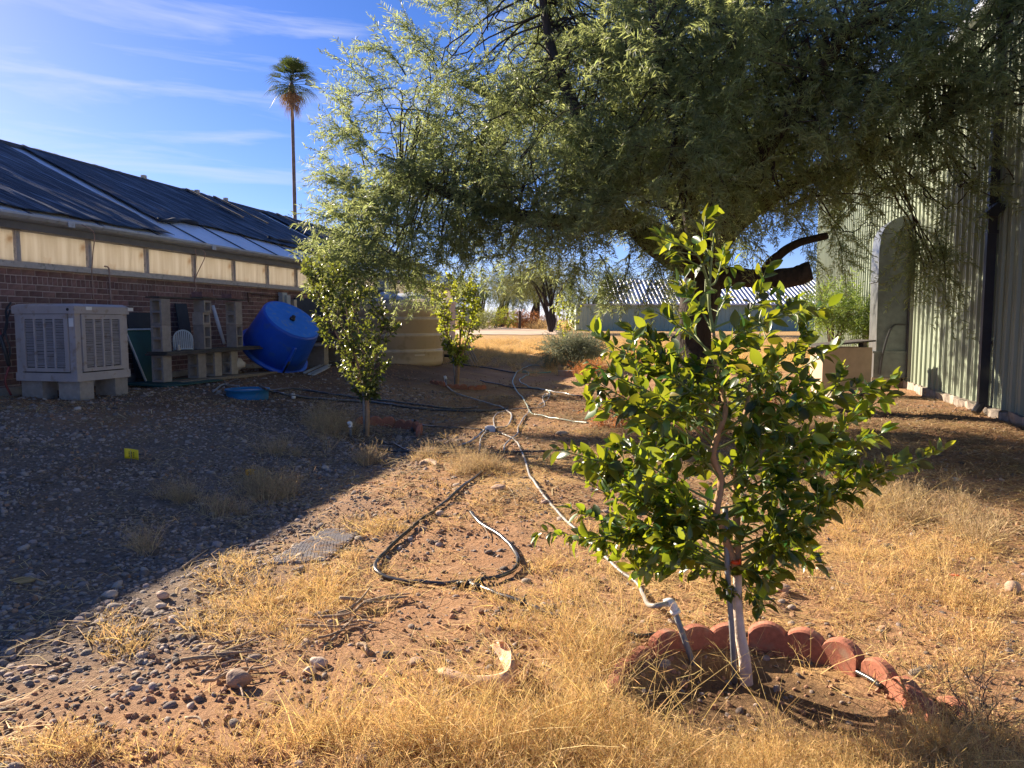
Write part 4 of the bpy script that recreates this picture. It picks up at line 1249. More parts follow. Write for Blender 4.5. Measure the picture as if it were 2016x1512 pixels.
# duct against the wall with a curved top, and the cooler box under it
dcn = on_r(1788, 700, 0.0); sD = (dcn - RB) @ RU
duct = thing("air_duct", "big galvanised air duct with rounded top running up the green metal wall", "air duct", R(sD + 0.3, 0.35, 0.3))
zt_ = at(1760, 425, R(sD, 0.4, 0)[1])[2]; zm_ = at(1760, 692, R(sD, 0.4, 0)[1])[2]
prof2 = [(0.02, zm_)] + [(0.62, zm_), (0.64, zt_ - 0.75)] + [(0.12 + 0.5 * math.cos(a), zt_ - 0.5 + 0.5 * math.sin(a)) for a in np.linspace(0, math.pi / 2, 9)] + [(0.02, zt_)]
for nm, (za, zc) in (("lower", (0, 0)),):
    A = [R(sD, o_, z_) for o_, z_ in prof2]; B = [R(sD + 0.75, o_, z_) for o_, z_ in prof2]; n_ = len(A)
    q = MB(); q.add(A + B, [np.arange(n_)[::-1][None, :], (np.arange(n_) + n_)[None, :], np.array([[i, (i + 1) % n_, (i + 1) % n_ + n_, i + n_] for i in range(n_)])])
    q.build("duct_body", M["galv"], duct)
zj = at(1780, 553, R(sD, 0.4, 0)[1])[2]
q = MB(); q.box(R(sD + 0.37, 0.33, zj), (0.79, 0.66, 0.03), [RU, RN, ZV]); q.build("duct_seam", M["galv"], duct)
q = MB(); q.tube([R(sD - 0.06, 0.02, 0.4), R(sD - 0.06, 0.04, zj + 0.6)], 0.025, 8); q.build("pipe", M["galv"], duct)
q = MB(); q.tube(smooth_line([R(sD - 0.1, 0.1, 1.35), R(sD - 0.1, 0.35, 1.3), R(sD - 0.12, 0.5, 0.8), R(sD - 0.1, 0.55, 0.3)], 6), 0.02, 6); q.build("feed_pipe", M["dark_pipe"], duct)
q = MB(); q.box(R(sD + 0.37, 0.34, (zm_ + 0.22) / 2), (0.85, 0.66, zm_ - 0.25), [RU, RN, ZV]); q.box(R(sD + 0.37, 0.34, zm_ - 0.01), (0.9, 0.72, 0.035), [RU, RN, ZV])
q.build("base_box", M["galv"], duct)
for k, (s_, o_, lab) in enumerate(((sD + 0.05, 0.5, "pale block under the near edge of the duct's base box"), (sD + 0.7, 0.5, "pale block under the far edge of the duct's base box"))):
    piece("concrete_block", cmu_me, frame(R(s_, o_, 0.13), RN, np.cross(ZV, RN), ZV), label=lab, cat="concrete block", group="blocks under the duct")
# tan box with tilted lid
bx = at(1655, 735, 14.2); bz = gz(bx[0], bx[1])
tb = thing("tan_box", "tan wooden box with a warped board lid beside the metal duct", "box", (bx[0], bx[1], bz))
zt2 = at(1670, 684, 14.2)[2]
q = MB(); q.box((bx[0] + 0.12, bx[1] + 0.3, (bz + 0.1 + zt2) / 2), (0.95, 0.6, zt2 - bz - 0.1)); q.build("case", M["beige_box"], tb)
q = MB(); q.bar((bx[0] - 0.52, bx[1] + 0.3, zt2 + 0.02), (bx[0] + 0.62, bx[1] + 0.3, zt2 + 0.13), 0.75, 0.03); q.build("lid_board", M["dark_wood"], tb)
q = MB(); q.box((bx[0] + 0.50, bx[1] + 0.2, zt2 + 0.05), (0.07, 0.2, 0.12)); q.build("lid_prop", M["wood"], tb)
for sx in (-0.3, 0.52):
    q = MB(); q.box((bx[0] + sx, bx[1] + 0.05, bz + 0.05), (0.12, 0.2, 0.16)); q.build("foot", M["concrete"], tb)
P1 = gp(1600, 776); P2 = gp(1660, 790)
q = MB(); q.bar(gp(1608, 772, 0.05), gp(1652, 792, 0.04), 0.2, 0.07); q.build("pale_plank", M["cream"], label="short pale plank lying on the ground before the tan box", cat="plank")
q = MB(); q.bar(gp(1590, 745, 0.3), gp(1625, 700, 0.5), 0.1, 0.04); q.build("leaning_plank", M["cream"], label="pale plank leaning at the left side of the tan box", cat="plank")

# ------------------------------------------------------------------ far shed with ribbed roof
shed = thing("far_shed", "low far shed with pale green ribbed walls and a silver corrugated roof", "shed", (12, 52, gz(12, 52)))
SX0, SX1, SY = at(1134, 620, 52)[0], 22.0, 52.0
sz0, sz1, szr = gz(8, 52) - 0.05, at(1300, 600, 52)[2], None
pw2 = 0.9144
q = MB(); pr2 = []
for k in range(3):
    b = k * 0.3048
    pr2 += [(b, 0), (b + 0.12, 0), (b + 0.145, -0.035), (b + 0.19, -0.035), (b + 0.215, 0)]
pr2.append((pw2, 0))
q.grid(np.array([[(s, o_, z) for s, o_ in pr2] for z in (0, sz1 - sz0)])); fs_me = q.mesh("wall_panel", M["far_siding"])
k = 0
while SX0 + k * pw2 < SX1:
    piece("wall_panel", fs_me, frame((SX0 + k * pw2, SY + 0.003 * (k % 2), sz0), (1, 0, 0), (0, 1, 0), ZV), shed); k += 1
SX1 = SX0 + k * pw2
RR0 = at(1195, 598, 52)[0]; rise = at(1200, 553, 56)[2] - sz1
q = MB(); pr3 = []
for k in range(3):
    b = k * 0.3048
    pr3 += [(b, 0), (b + 0.10, 0), (b + 0.14, 0.06), (b + 0.20, 0.06), (b + 0.24, 0)]
pr3.append((pw2, 0))
q.grid(np.array([[(s, y_, z + o_) for s, o_ in pr3] for y_, z in ((-0.35, -0.02), (4.0, rise))])); fr_me = q.mesh("roof_sheet", M["metal_roof"])
k = 0
while RR0 + k * pw2 < SX1:
    piece("roof_sheet", fr_me, frame((RR0 + k * pw2, SY, sz1 + 0.05 + 0.004 * (k % 2)), (1, 0, 0), (0, 1, 0), ZV), shed); k += 1
q = MB(); q.box(((SX0 + SX1) / 2, SY + 4, (sz0 + sz1) / 2), (SX1 - SX0 - 0.1, 7.6, sz1 - sz0 - 0.1)); q.build("inner_wall", M["far_siding"], shed)
q = MB(); q.box(((SX0 + SX1) / 2, SY - 0.06, sz1 + 0.0), (SX1 - SX0, 0.08, 0.09)); q.build("eave_trim", M["grey_box"], shed)
q = MB(); q.box((RR0 + (SX1 - RR0) / 2, SY - 0.37, sz1 + 0.03), (SX1 - RR0, 0.05, 0.12)); q.build("roof_edge", M["metal_roof"], shed)
A = [np.array([RR0 + 0.05, SY, sz1]), np.array([RR0 + 0.05, SY + 4, sz1 + rise]), np.array([RR0 + 0.05, SY + 8, sz1])]
q = MB(); q.add(A + [a + [0.05, 0, 0] for a in A], [np.array([[0, 2, 1], [3, 4, 5]])]); q.build("gable", M["far_siding"], shed)
q = MB(); q.sheet(np.array([[(a, SY + 4, sz1 + rise + 0.05) for a in (RR0, SX1)], [(a, SY + 8.2, sz1) for a in (RR0, SX1)]]), -0.03); q.build("back_roof", M["metal_roof"], shed)
# gate and post by the road
gt = thing("grey_gate", "pale grey gate panel standing where the dirt road meets the shed", "gate", gp(1085, 661))
g0 = at(1079, 655, 50.0)[0]; g1 = at(1096, 655, 50.0)[0]; gzz = gz(g0, 50)
for x_ in (g0, g1):
    q = MB(); q.box((x_, 50, gzz + 0.55), (0.09, 0.09, 1.2)); q.build("post", M["sill"], gt)
for x_ in np.linspace(g0 + 0.12, g1 - 0.12, 3):
    q = MB(); q.box((x_, 50, gzz + 0.58), (0.12, 0.03, 1.05)); q.build("board", M["sill"], gt)
for z_ in (0.25, 0.85):
    q = MB(); q.box(((g0 + g1) / 2, 50.05, gzz + z_), (g1 - g0, 0.04, 0.08)); q.build("rail", M["sill"], gt)
pp = gp(1023, 640)
pp = np.array([at(1023, 640, 62.0)[0], 62.0, 0]); pp[2] = gz(pp[0], pp[1])
q = MB(); q.tube([pp, pp + [0.02, 0, 0.7], pp + [0, 0, 1.5]], [0.13, 0.12, 0.12], 8); q.build("fence_post", M["rust"], label="lone dark fence post in the dry grass by the dirt road", cat="post")
q = MB(); q.box((at(925, 620, 75)[0] - 5, 75, gz(-5, 75) + 0.9), (12, 0.2, 2.3)); q.build("far_wall", M["grey_box"], label="distant grey wall seen beside the leafy young tree", cat="wall")

# ------------------------------------------------------------------ leaves and twigs
def leaf_geo(L=1.0, Wd=0.5, fold=0.25, curl=0.2, n=5, pet=0.12):
    """a leaf along +X with its face to +Z; returns verts, faces"""
    t = np.linspace(0, 1, n)
    half = np.sin(np.pi * np.clip(t, 0.02, 0.985) ** 0.85) ** 0.8 * Wd * 0.5
    x = pet * L + t * L * (1 - pet)
    zc = -curl * L * t ** 2
    v = []
    for i in range(n):
        v += [(x[i], -half[i], zc[i] + fold * half[i]), (x[i], 0, zc[i]), (x[i], half[i], zc[i] + fold * half[i])]
    f = []
    for i in range(n - 1):
        a = i * 3
        f += [[a, a + 3, a + 4, a + 1], [a + 1, a + 4, a + 5, a + 2]]
    return np.array(v), np.array(f)


def mesquite_twig(seed, L=0.5, nl=16):
    r = np.random.default_rng(seed)
    q = MB()
    t = np.linspace(0, 1, 7)
    c = np.stack([L * t, 0.05 * L * np.sin(3 * t + r.random() * 6), -0.28 * L * t ** 2 + 0.0 * t], 1)
    q.tube(c, np.linspace(0.0045, 0.0015, 7), 3, cap=False)
    for i in range(nl):
        s = 0.08 + 0.92 * (i + r.random() * 0.6) / nl
        p = np.array([np.interp(s, t, c[:, k]) for k in range(3)])
        az = (1 if i % 2 else -1) * r.uniform(0.5, 1.4); el = r.uniform(-0.75, 0.45)
        for b in (-1, 1):
            d = np.array([math.cos(az + 0.25 * b) * math.cos(el), math.sin(az + 0.25 * b) * math.cos(el), math.sin(el)])
            ln = r.uniform(0.07, 0.115); wd = r.uniform(0.009, 0.014)
            side = np.cross(d, r.normal(size=3)); side /= np.linalg.norm(side) + 1e-9
            dr = np.array([0, 0, -1.0]) * 0.35
            m1 = p + d * ln * 0.55; e1 = p + d * ln + dr * ln * 0.5
            q.add([p - side * wd * 0.2, p + side * wd * 0.2, m1 + side * wd * 0.5, m1 - side * wd * 0.5, e1], [np.array([[0, 1, 2, 3]]), np.array([[3, 2, 4]])])
    return q


mq = protos("mesquite twigs", [mesquite_twig(100 + i, 0.42 + 0.04 * i, 20).mesh("mesquite_twig", M["mesq"]) for i in range(5)])
mf = protos("far twigs", [mesquite_twig(200 + i, 0.6, 18).mesh("far_twig", M["far_leaf"]) for i in range(3)])
md_ = protos("dark twigs", [mesquite_twig(300 + i, 0.6, 18).mesh("dark_twig", M["dark_leaf"]) for i in range(3)])


def leafy_sprig(seed, m, L=0.4, nl=14, ll=0.09, lw=0.28, droop=0.1):
    r = np.random.default_rng(seed)
    q = MB(); t = np.linspace(0, 1, 5)
    c = np.stack([L * t, 0.03 * np.sin(4 * t + r.random() * 6), -droop * L * t ** 2], 1)
    q.tube(c, np.linspace(0.004, 0.0015, 5), 3, cap=False)
    for i in range(nl):
        s = 0.1 + 0.9 * (i + 0.5 * r.random()) / nl
        p = np.array([np.interp(s, t, c[:, k]) for k in range(3)])
        a = i * 2.4 + r.normal() * 0.3
        d = np.array([0.75, math.cos(a) * 0.75, math.sin(a) * 0.75]) + 0.2 * r.normal(size=3); d /= np.linalg.norm(d)
        nrm = np.cross(d, np.cross(np.array([0.3, 0.1, 1.0]) + 0.5 * r.normal(size=3), d)); nrm /= np.linalg.norm(nrm)
        s_ = np.cross(nrm, d)
        v, f = leaf_geo(ll * r.uniform(0.7, 1.2), ll * lw, 0.3, 0.15, 4)
        q.add(v @ np.array([d, s_, nrm]) + p, f)
    return q.mesh("sprig", m)


ol = protos("oleander sprigs", [leafy_sprig(400 + i, M["oleander"], 0.5, 18, 0.13, 0.17) for i in range(3)])
sg = protos("sage sprigs", [leafy_sprig(420 + i, M["sage"], 0.30, 22, 0.035, 0.4, 0.0) for i in range(3)])
rw = protos("rusty sprigs", [leafy_sprig(440 + i, M["rust_weed"], 0.25, 14, 0.045, 0.35, 0.3) for i in range(3)])


# ------------------------------------------------------------------ the big mesquite
TZ = 13.0
mes = thing("mesquite_tree", "huge spreading mesquite with dark crooked trunk and feathery grey green crown", "tree", gp(1372, 790))
tb0 = gp(1372, 790)


def limb(pts, r0, r1, name="limb", sides=10):
    c = smooth_line([at(a, b, y) for a, b, y in pts], 7)
    c = c + 0.02 * np.stack([fbm(np.arange(len(c)) * 0.5 + a_, np.arange(len(c)) * 0.0 + pts[0][0], 2) for a_ in (1, 30, 60)], 1)
    q = MB(); rad = np.linspace(r0, r1, len(c)) * (1 + 0.12 * np.array(fbm(np.arange(len(c)) * 0.6 + pts[-1][0], np.arange(len(c)) * 0.0, 2)))
    q.tube(c, rad, sides)
    q.build(name, M["bark"], mes, smooth=True)
    return c


limbs = []
tr_pts = [tb0 - [0, 0, 0.15], tb0 + [0, 0, 0.1], at(1366, 700, TZ), at(1370, 630, TZ), at(1384, 560, TZ), at(1392, 500, TZ)]
c = smooth_line(tr_pts, 6)
q = MB(); q.tube(c, np.interp(np.linspace(0, 1, len(c)), [0, 0.15, 0.5, 1], [0.52, 0.42, 0.33, 0.35]) * (1 + 0.08 * np.array(fbm(np.arange(len(c)) * 0.7, np.arange(len(c)) * 0.0 + 2, 2))), 16)
q.build("trunk", M["bark"], mes, smooth=True)
limbs.append(limb([(1388, 520, TZ), (1330, 480, 12.6), (1240, 435, 12.2), (1120, 440, 11.8), (980, 415, 11.6), (860, 372, 11.6), (790, 350, 11.7)], 0.21, 0.05))
limbs.append(limb([(1392, 520, TZ), (1405, 440, 12.8), (1432, 300, 12.4), (1450, 150, 12.0), (1440, -60, 11.8), (1430, -220, 11.6)], 0.22, 0.06))
limbs.append(limb([(1395, 515, TZ), (1450, 440, 12.6), (1510, 395, 12.0), (1600, 345, 11.4), (1740, 300, 10.8), (1860, 240, 10.2)], 0.19, 0.05))
limbs.append(limb([(1384, 540, TZ), (1300, 500, 12.0), (1210, 400, 11.2), (1150, 260, 10.8), (1085, 90, 11.0), (1060, -60, 11.2)], 0.16, 0.045))
limbs.append(limb([(1388, 530, TZ), (1360, 420, 11.6), (1340, 280, 10.6), (1300, 130, 10.2), (1280, -40, 10.0)], 0.17, 0.045))
limbs.append(limb([(1392, 520, TZ), (1440, 400, 11.5), (1540, 250, 10.4), (1620, 130, 9.8), (1700, 20, 9.4)], 0.15, 0.045))
limbs.append(limb([(1388, 500, TZ), (1480, 330, 14.0), (1600, 200, 15.0), (1680, 90, 15.5)], 0.15, 0.05))
limbs.append(limb([(1384, 500, TZ), (1250, 330, 14.2), (1050, 230, 15.0), (900, 160, 15.2)], 0.15, 0.05))
limb([(1388, 560, TZ), (1440, 545, 12.8), (1500, 549, 12.6), (1560, 546, 12.4), (1598, 532, 12.3)], 0.17, 0.165, "cut_limb", 14)
limb([(1502, 548, 12.6), (1520, 515, 12.5), (1560, 484, 12.4), (1628, 464, 12.3)], 0.10, 0.055, "low_branch")

lobes = [(765, 345, 12.0, 1.2, 0.8), (735, 440, 11.8, 0.95, 0.9), (815, 235, 12.2, 1.2, 0.52), (900, 165, 12.4, 1.3, 0.45), (820, 430, 11.6, 1.2, 1.0), (920, 330, 11.8, 1.4, 0.9), (1010, 240, 11.6, 1.6, 0.85),
         (1050, 60, 12.2, 1.6, 0.72), (960, 450, 11.4, 0.8, 0.8), (1080, 400, 10.8, 1.4, 1.25), (1180, 220, 10.8, 1.9, 1.25), (1210, 30, 11.6, 2.0, 1.1), (1290, 370, 10.2, 1.5, 1.4), (1390, 150, 10.4, 2.1, 1.35),
         (1440, 350, 11.0, 1.5, 1.3), (1580, 220, 10.4, 1.8, 1.35), (1590, 20, 10.6, 2.0, 1.3), (1720, 130, 9.9, 1.5, 1.3), (1760, 300, 10.6, 1.3, 0.8), (1850, 400, 10.6, 0.9, 0.5), (1690, 400, 12.2, 1.1, 0.7),
         (1870, 160, 9.4, 1.2, 1.2), (1960, 40, 8.9, 1.1, 1.3), (1990, 180, 9.0, 0.8, 0.4), (880, 495, 11.6, 0.45, 0.7), (1010, 490, 12.0, 0.45, 0.5), (1110, 470, 11.8, 0.45, 0.6), (1230, 470, 11.6, 0.5, 0.7), (1310, 455, 11.0, 0.5, 0.8),
         (1830, 510, 11.4, 0.4, 0.8), (690, 520, 11.6, 0.5, 1.0), (760, 515, 11.4, 0.55, 1.0), (1500, 430, 12.6, 0.7, 0.7), (1480, 60, 12.5, 2.2, 1.0), (1200, 120, 13.2, 2.0, 0.9), (900, 300, 13.6, 1.3, 0.6), (1480, -250, 11.5, 2.6, 0.9), (1150, -220, 12, 2.3, 0.9), (1800, -160, 10.2, 1.9, 0.6),
         (1215, 320, 14.6, 1.5, 1.1), (1060, 260, 15.2, 1.5, 1.0), (1360, 330, 14.8, 1.4, 1.1), (1500, 270, 14.4, 1.5, 1.1), (1310, 170, 15.4, 1.9, 1.0),
         (1262, 400, 17.0, 1.2, 0.8), (1380, 395, 16.6, 1.2, 0.75), (1180, 380, 16.4, 1.3, 0.8), (1120, 350, 15.5, 1.2, 0.8), (1430, 400, 17.6, 1.2, 0.7), (1330, 330, 17.5, 1.5, 0.8),
         (1640, 300, 13.5, 1.6, 1.0), (1350, 250, 13.5, 2.0, 0.9), (1930, 300, 10.3, 0.7, 0.35)]
allimb = np.concatenate(limbs)
TP, TD = [], []
brm = MB()
r = np.random.default_rng(21)
for (a, b, y, rad, dens) in lobes:
    cc = at(a, b, y)
    dens = dens * (0.92 if a < 1080 else (0.72 if b > 440 else 0.70))
    nb = int(5 + 6.5 * rad * rad * dens)
    for _ in range(nb):
        d = r.normal(size=3); d /= np.linalg.norm(d); d[2] = d[2] * 0.75
        e = cc + d * rad * r.uniform(0.55, 1.0) ** 0.7
        s = cc + d * rad * 0.1 + 0.25 * rad * r.normal(size=3)
        k = np.argmin(np.linalg.norm(allimb - s, axis=1) + 0.4 * r.random(len(allimb)))
        st = allimb[k]
        pts = smooth_line([st, 0.55 * st + 0.45 * s + [0, 0, 0.25 * rad * r.random()], s, 0.5 * (s + e) + 0.1 * r.normal(size=3) * rad, e], 5)
        pts = pts + 0.03 * r.normal(size=pts.shape) * np.linspace(0, 1, len(pts))[:, None]
        brm.tube(pts, np.linspace(0.017 * (0.6 + 0.6 * r.random()), 0.004, len(pts)), 5, cap=False)
        nt_ = int(r.uniform(16, 25) * min(dens, 1.3) * (0.7 + 0.3 * rad))
        for _ in range(nt_):
            t_ = r.uniform(0.42, 1.0) ** 0.75 * (len(pts) - 1)
            i0 = min(int(t_), len(pts) - 2)
            p = pts[i0] + (pts[i0 + 1] - pts[i0]) * (t_ - i0) + 0.10 * r.normal(size=3)
            tdir = pts[i0 + 1] - pts[i0]; tdir /= np.linalg.norm(tdir) + 1e-9
            od = (p - cc); od /= np.linalg.norm(od) + 1e-9
            TP.append(p); TD.append(0.55 * tdir + 0.45 * od + 0.6 * r.normal(size=3) + np.array([0, 0, -0.12]))
# loose shoots at the left and top outline
for a0, b0, a1, b1, y in ((780, 250, 690, 130, 12), (740, 300, 650, 262, 12), (720, 340, 665, 195, 12), (710, 400, 635, 340, 11.9), (800, 150, 735, 88, 12.2), (900, 60, 885, -30, 12.2), (720, 450, 640, 425, 11.8), (705, 480, 640, 500, 11.7),
                          (860, 130, 800, 60, 12.2), (960, 60, 940, -30, 12.2), (1300, 480, 1270, 585, 11), (1240, 500, 1215, 580, 11.4), (1180, 500, 1190, 565, 11.6), (1120, 520, 1128, 560, 11.6), (1330, 490, 1320, 560, 11.2), (1840, 450, 1862, 590, 11.0), (1780, 430, 1800, 560, 11.0), (1560, 420, 1600, 520, 12.5), (1630, 430, 1660, 540, 12.4)):
    pts = smooth_line([at(a0, b0, y), at((a0 + a1) / 2 + 8, (b0 + b1) / 2 - 6, y), at(a1, b1, y)], 8)
    brm.tube(pts, np.linspace(0.012, 0.003, len(pts)), 4, cap=False)
    for _ in range(26):
        t_ = r.uniform(0.05, 1.0) * (len(pts) - 1.01); i0 = int(t_)
        p = pts[i0] + (pts[i0 + 1] - pts[i0]) * (t_ - i0)
        td = pts[i0 + 1] - pts[i0]; td /= np.linalg.norm(td)
        TP.append(p); TD.append(td + 0.7 * r.normal(size=3))
brm.build("branches", M["bark"], mes, kind="stuff", smooth=True)
TP, TD = np.array(TP), np.array(TD)
print("mesquite twigs", len(TP))
scatter("crown", mq, TP, euler_from(TD, r.uniform(-1, 1, len(TP))), r.uniform(0.7, 1.25, len(TP)), r.integers(0, 5, len(TP)), mes)


# ------------------------------------------------------------------ other trees and shrubs
def clump_tree(name, label, base, h, w, coll, n, trunk_h=0.3, trunk_r=0.12, seed=1, squash=0.8, sc=1.0, cat="tree", group=None, m="bark", low=0.25, stems=1):
    r = np.random.default_rng(seed)
    base = np.asarray(base, float)
    t = thing(name, label, cat, base, group)
    cz = base + [0, 0, h * (low + 1) / 2]
    q = MB()
    tips = []
    nl_ = 9
    for i in range(nl_):
        d = r.normal(size=3); d /= np.linalg.norm(d); d[2] = abs(d[2]) * 0.7 - 0.1
        e = cz + d * [w * 0.36, w * 0.36, h * (1 - low) * 0.34]
        tips.append((e, w * r.uniform(0.17, 0.28)))
        s0 = base + [0.03 * w * r.normal() * (stems > 1), 0.03 * w * r.normal() * (stems > 1), -0.05]
        pts = smooth_line([s0, base + (cz - base) * [0.5, 0.5, trunk_h] + [0.03 * w * r.normal(), 0, 0], 0.5 * (cz + e), e], 5)
        q.tube(pts, np.linspace(trunk_r, trunk_r * 0.18, len(pts)), 6)
    q.build("trunk", M[m], t, smooth=True)
    P, D = [], []
    for i in range(n):
        e, rr = tips[r.integers(nl_)]
        d = r.normal(size=3); d /= np.linalg.norm(d)
        P.append(e + d * rr * r.random() ** 0.45 * [1, 1, squash]); D.append(d + 0.6 * r.normal(size=3) + [0, 0, -0.1])
    scatter("crown", coll, P, euler_from(np.array(D), r.uniform(-1.2, 1.2, n)), r.uniform(0.7, 1.3, n) * sc, r.integers(0, 3, n), t)
    return t


def gxy(px, y):
    x = at(px, 634, y)[0]; return np.array([x, y, gz(x, y)])


tg = "trees beyond the yard"
clump_tree("mesquite_tree", "mid distance mesquite with leaning dark trunk by the dirt road, before the far shed", gxy(1085, 46), 4.5, 7.6, mf, 1500, 0.35, 0.13, 11, sc=1.1, group=tg, low=0.34)
clump_tree("broad_tree", "rounded tree just beyond the mid distance mesquite at the shed's left corner", gxy(1160, 56), 3.9, 4.4, md_, 500, 0.25, 0.15, 12, sc=1.1, group=tg, low=0.1)
clump_tree("broad_tree", "small round tree top showing above the far shed's silver roof", gxy(1214, 68), 6.1, 4.0, md_, 450, 0.4, 0.15, 13, sc=1.1, group=tg, low=0.3)
clump_tree("broad_tree", "dark tree standing behind the dirt road bend", gxy(985, 72), 5.5, 8.5, md_, 800, 0.3, 0.2, 14, sc=1.5, group=tg, low=0.12)
clump_tree("broad_tree", "pale green tree behind the dirt road, left of the fence post", gxy(945, 84), 7.0, 8.0, mf, 700, 0.3, 0.2, 15, sc=1.7, group=tg, low=0.1)
clump_tree("broad_tree", "wide olive tree beyond the fence post and gate", gxy(1055, 88), 7.5, 9.5, mf, 800, 0.3, 0.2, 16, sc=1.7, group=tg, low=0.05)
clump_tree("broad_tree", "dark tree beyond the greenhouse's far end", gxy(880, 70), 5.0, 7.5, md_, 700, 0.3, 0.2, 17, sc=1.5, group=tg, low=0.1)
clump_tree("broad_tree", "tree far behind the tan box, seen through the mesquite", gxy(1580, 60), 5.0, 7.0, mf, 500, 0.3, 0.2, 18, sc=1.5, group=tg, low=0.1)
clump_tree("desert_shrub", "yellow green shrub at the edge of the dirt track", gxy(975, 62), 1.7, 3.4, protos("lime sprigs far", [leafy_sprig(460 + i, M["lime"], 0.5, 16, 0.09, 0.3) for i in range(3)]), 420, 0.2, 0.03, 19, sc=1.0, cat="shrub", group="shrubs along the dirt track", low=0.0)
for k, (px_, y_, lab) in enumerate(((1000, 66, "reddish dry shrub behind the yellow green one by the track"), (940, 58, "dry shrub nearest the greenhouse beside the dirt road"), (1045, 66, "dry shrub right of the lone fence post"))):
    clump_tree("desert_shrub", lab, gxy(px_, y_), 1.3, 3.2, rw if k != 1 else mf, 300, 0.2, 0.03, 30 + k, sc=2.0 if k != 1 else 1.0, cat="shrub", group="shrubs along the dirt track", low=0.0)
clump_tree("oleander", "leafy green oleander bush against the sunlit metal wall", gxy(1640, 19.5), 2.75, 2.1, ol, 420, 0.2, 0.035, 40, sc=1.0, cat="bush", m="twig", low=0.12, stems=5)
clump_tree("sage_bush", "silvery grey sage bush at the edge of the lit grass", gp(1122, 728), 1.15, 1.3, sg, 700, 0.15, 0.015, 41, sc=1.2, cat="bush", m="twig", low=0.0, stems=5)
clump_tree("sage_bush", "smaller silvery sage bush on the right of the bigger one", gp(1160, 722) , 0.95, 1.0, sg, 380, 0.15, 0.015, 42, sc=1.1, cat="bush", m="twig", low=0.0, stems=5)
for k, (px_, py_, h_, w_, n_, lab) in enumerate(((1148, 742, 0.42, 0.55, 90, "withered rusty plant by the sage bush and block"), (1170, 745, 0.5, 0.5, 80, "withered rusty plant just left of the citrus tree"), (1225, 838, 0.42, 0.75, 160, "round rusty dry weed behind the citrus tree's left side"), (1385, 860, 0.4, 0.7, 130, "rusty dry weed seen through the citrus tree"), (1265, 735, 0.6, 0.9, 120, "large withered weed behind the citrus tree"), (1500, 800, 0.5, 0.8, 100, "withered weed behind the right side of the citrus tree"))):
    clump_tree("dry_weed", lab, gp(px_, py_), h_, w_, rw, n_, 0.2, 0.006, 50 + k, sc=0.75, cat="weed", group="withered weeds", m="twig", low=0.0, stems=5)

# far palm
pb = gxy(582, 70)
palm = thing("fan_palm", "very tall thin fan palm rising behind the greenhouse roof", "palm", pb)
ptop = at(574, 165, 70.0)
q = MB(); pts = smooth_line([pb - [0, 0, 0.3], 0.6 * pb + 0.4 * ptop + [0.1, 0, 0], ptop], 14)
q.tube(pts, np.linspace(0.22, 0.14, len(pts)) * (1 + 0.05 * np.sin(np.arange(len(pts)) * 2.2)), 10); q.build("trunk", M["palm_bark"], palm, smooth=True)
r = np.random.default_rng(77)


def fan(q, p, d, L, nleaf=17, droop=0.25, spread=2.2):
    d = d / np.linalg.norm(d)
    s = np.cross(d, [0, 0, 1.0]); s /= np.linalg.norm(s) + 1e-9; n_ = np.cross(s, d)
    pe = p + d * L * 0.45
    q.tube([p, pe], [0.03, 0.02], 4, cap=False)
    for a in np.linspace(-spread / 2, spread / 2, nleaf):
        dd = math.cos(a) * d + math.sin(a) * s + 0.12 * abs(math.sin(a)) * n_
        w_ = 0.035; l_ = L * 0.62 * (0.75 + 0.25 * math.cos(a)) * r.uniform(0.9, 1.05)
        t_ = np.cross(dd, n_); t_ /= np.linalg.norm(t_) + 1e-9
        m_ = pe + dd * l_ * 0.6 + n_ * 0.02; e_ = pe + dd * l_ - np.array([0, 0, droop * l_])
        q.add([pe - t_ * w_ * 0.4, pe + t_ * w_ * 0.4, m_ + t_ * w_, m_ - t_ * w_, e_], [np.array([[0, 1, 2, 3]]), np.array([[3, 2, 4]])])


for k in range(46):
    el = r.uniform(-0.75, 1.3); az = k * 2.399 + r.normal() * 0.2
    q = MB(); fan(q, ptop + [0, 0, 0.3 * el], np.array([math.cos(az) * math.cos(el), math.sin(az) * math.cos(el), math.sin(el)]), r.uniform(2.5, 2.95) * (1 - 0.12 * (el > 0.9)), droop=0.3)
    q.build("frond", M["palm_leaf"], palm)
for k in range(11):
    el = r.uniform(-1.35, -0.7); az = k * 2.399 + r.normal() * 0.3
    q = MB(); fan(q, ptop - [0, 0, 0.25 + 0.9 * r.random() * (el < -1.1)], np.array([math.cos(az) * math.cos(el), math.sin(az) * math.cos(el), math.sin(el)]), r.uniform(1.5, 2.0), 11, 0.55, 1.5)
    q.build("dead_frond", M["palm_dead"], palm)
q = MB(); q.lathe([(0.14, -2.3), (0.19, -2.0), (0.27, -1.5), (0.33, -0.9), (0.27, -0.3), (0.15, 0.1)], ptop, (0, 0, 1), 14); q.build("dead_skirt", M["palm_dead"], palm, smooth=True)
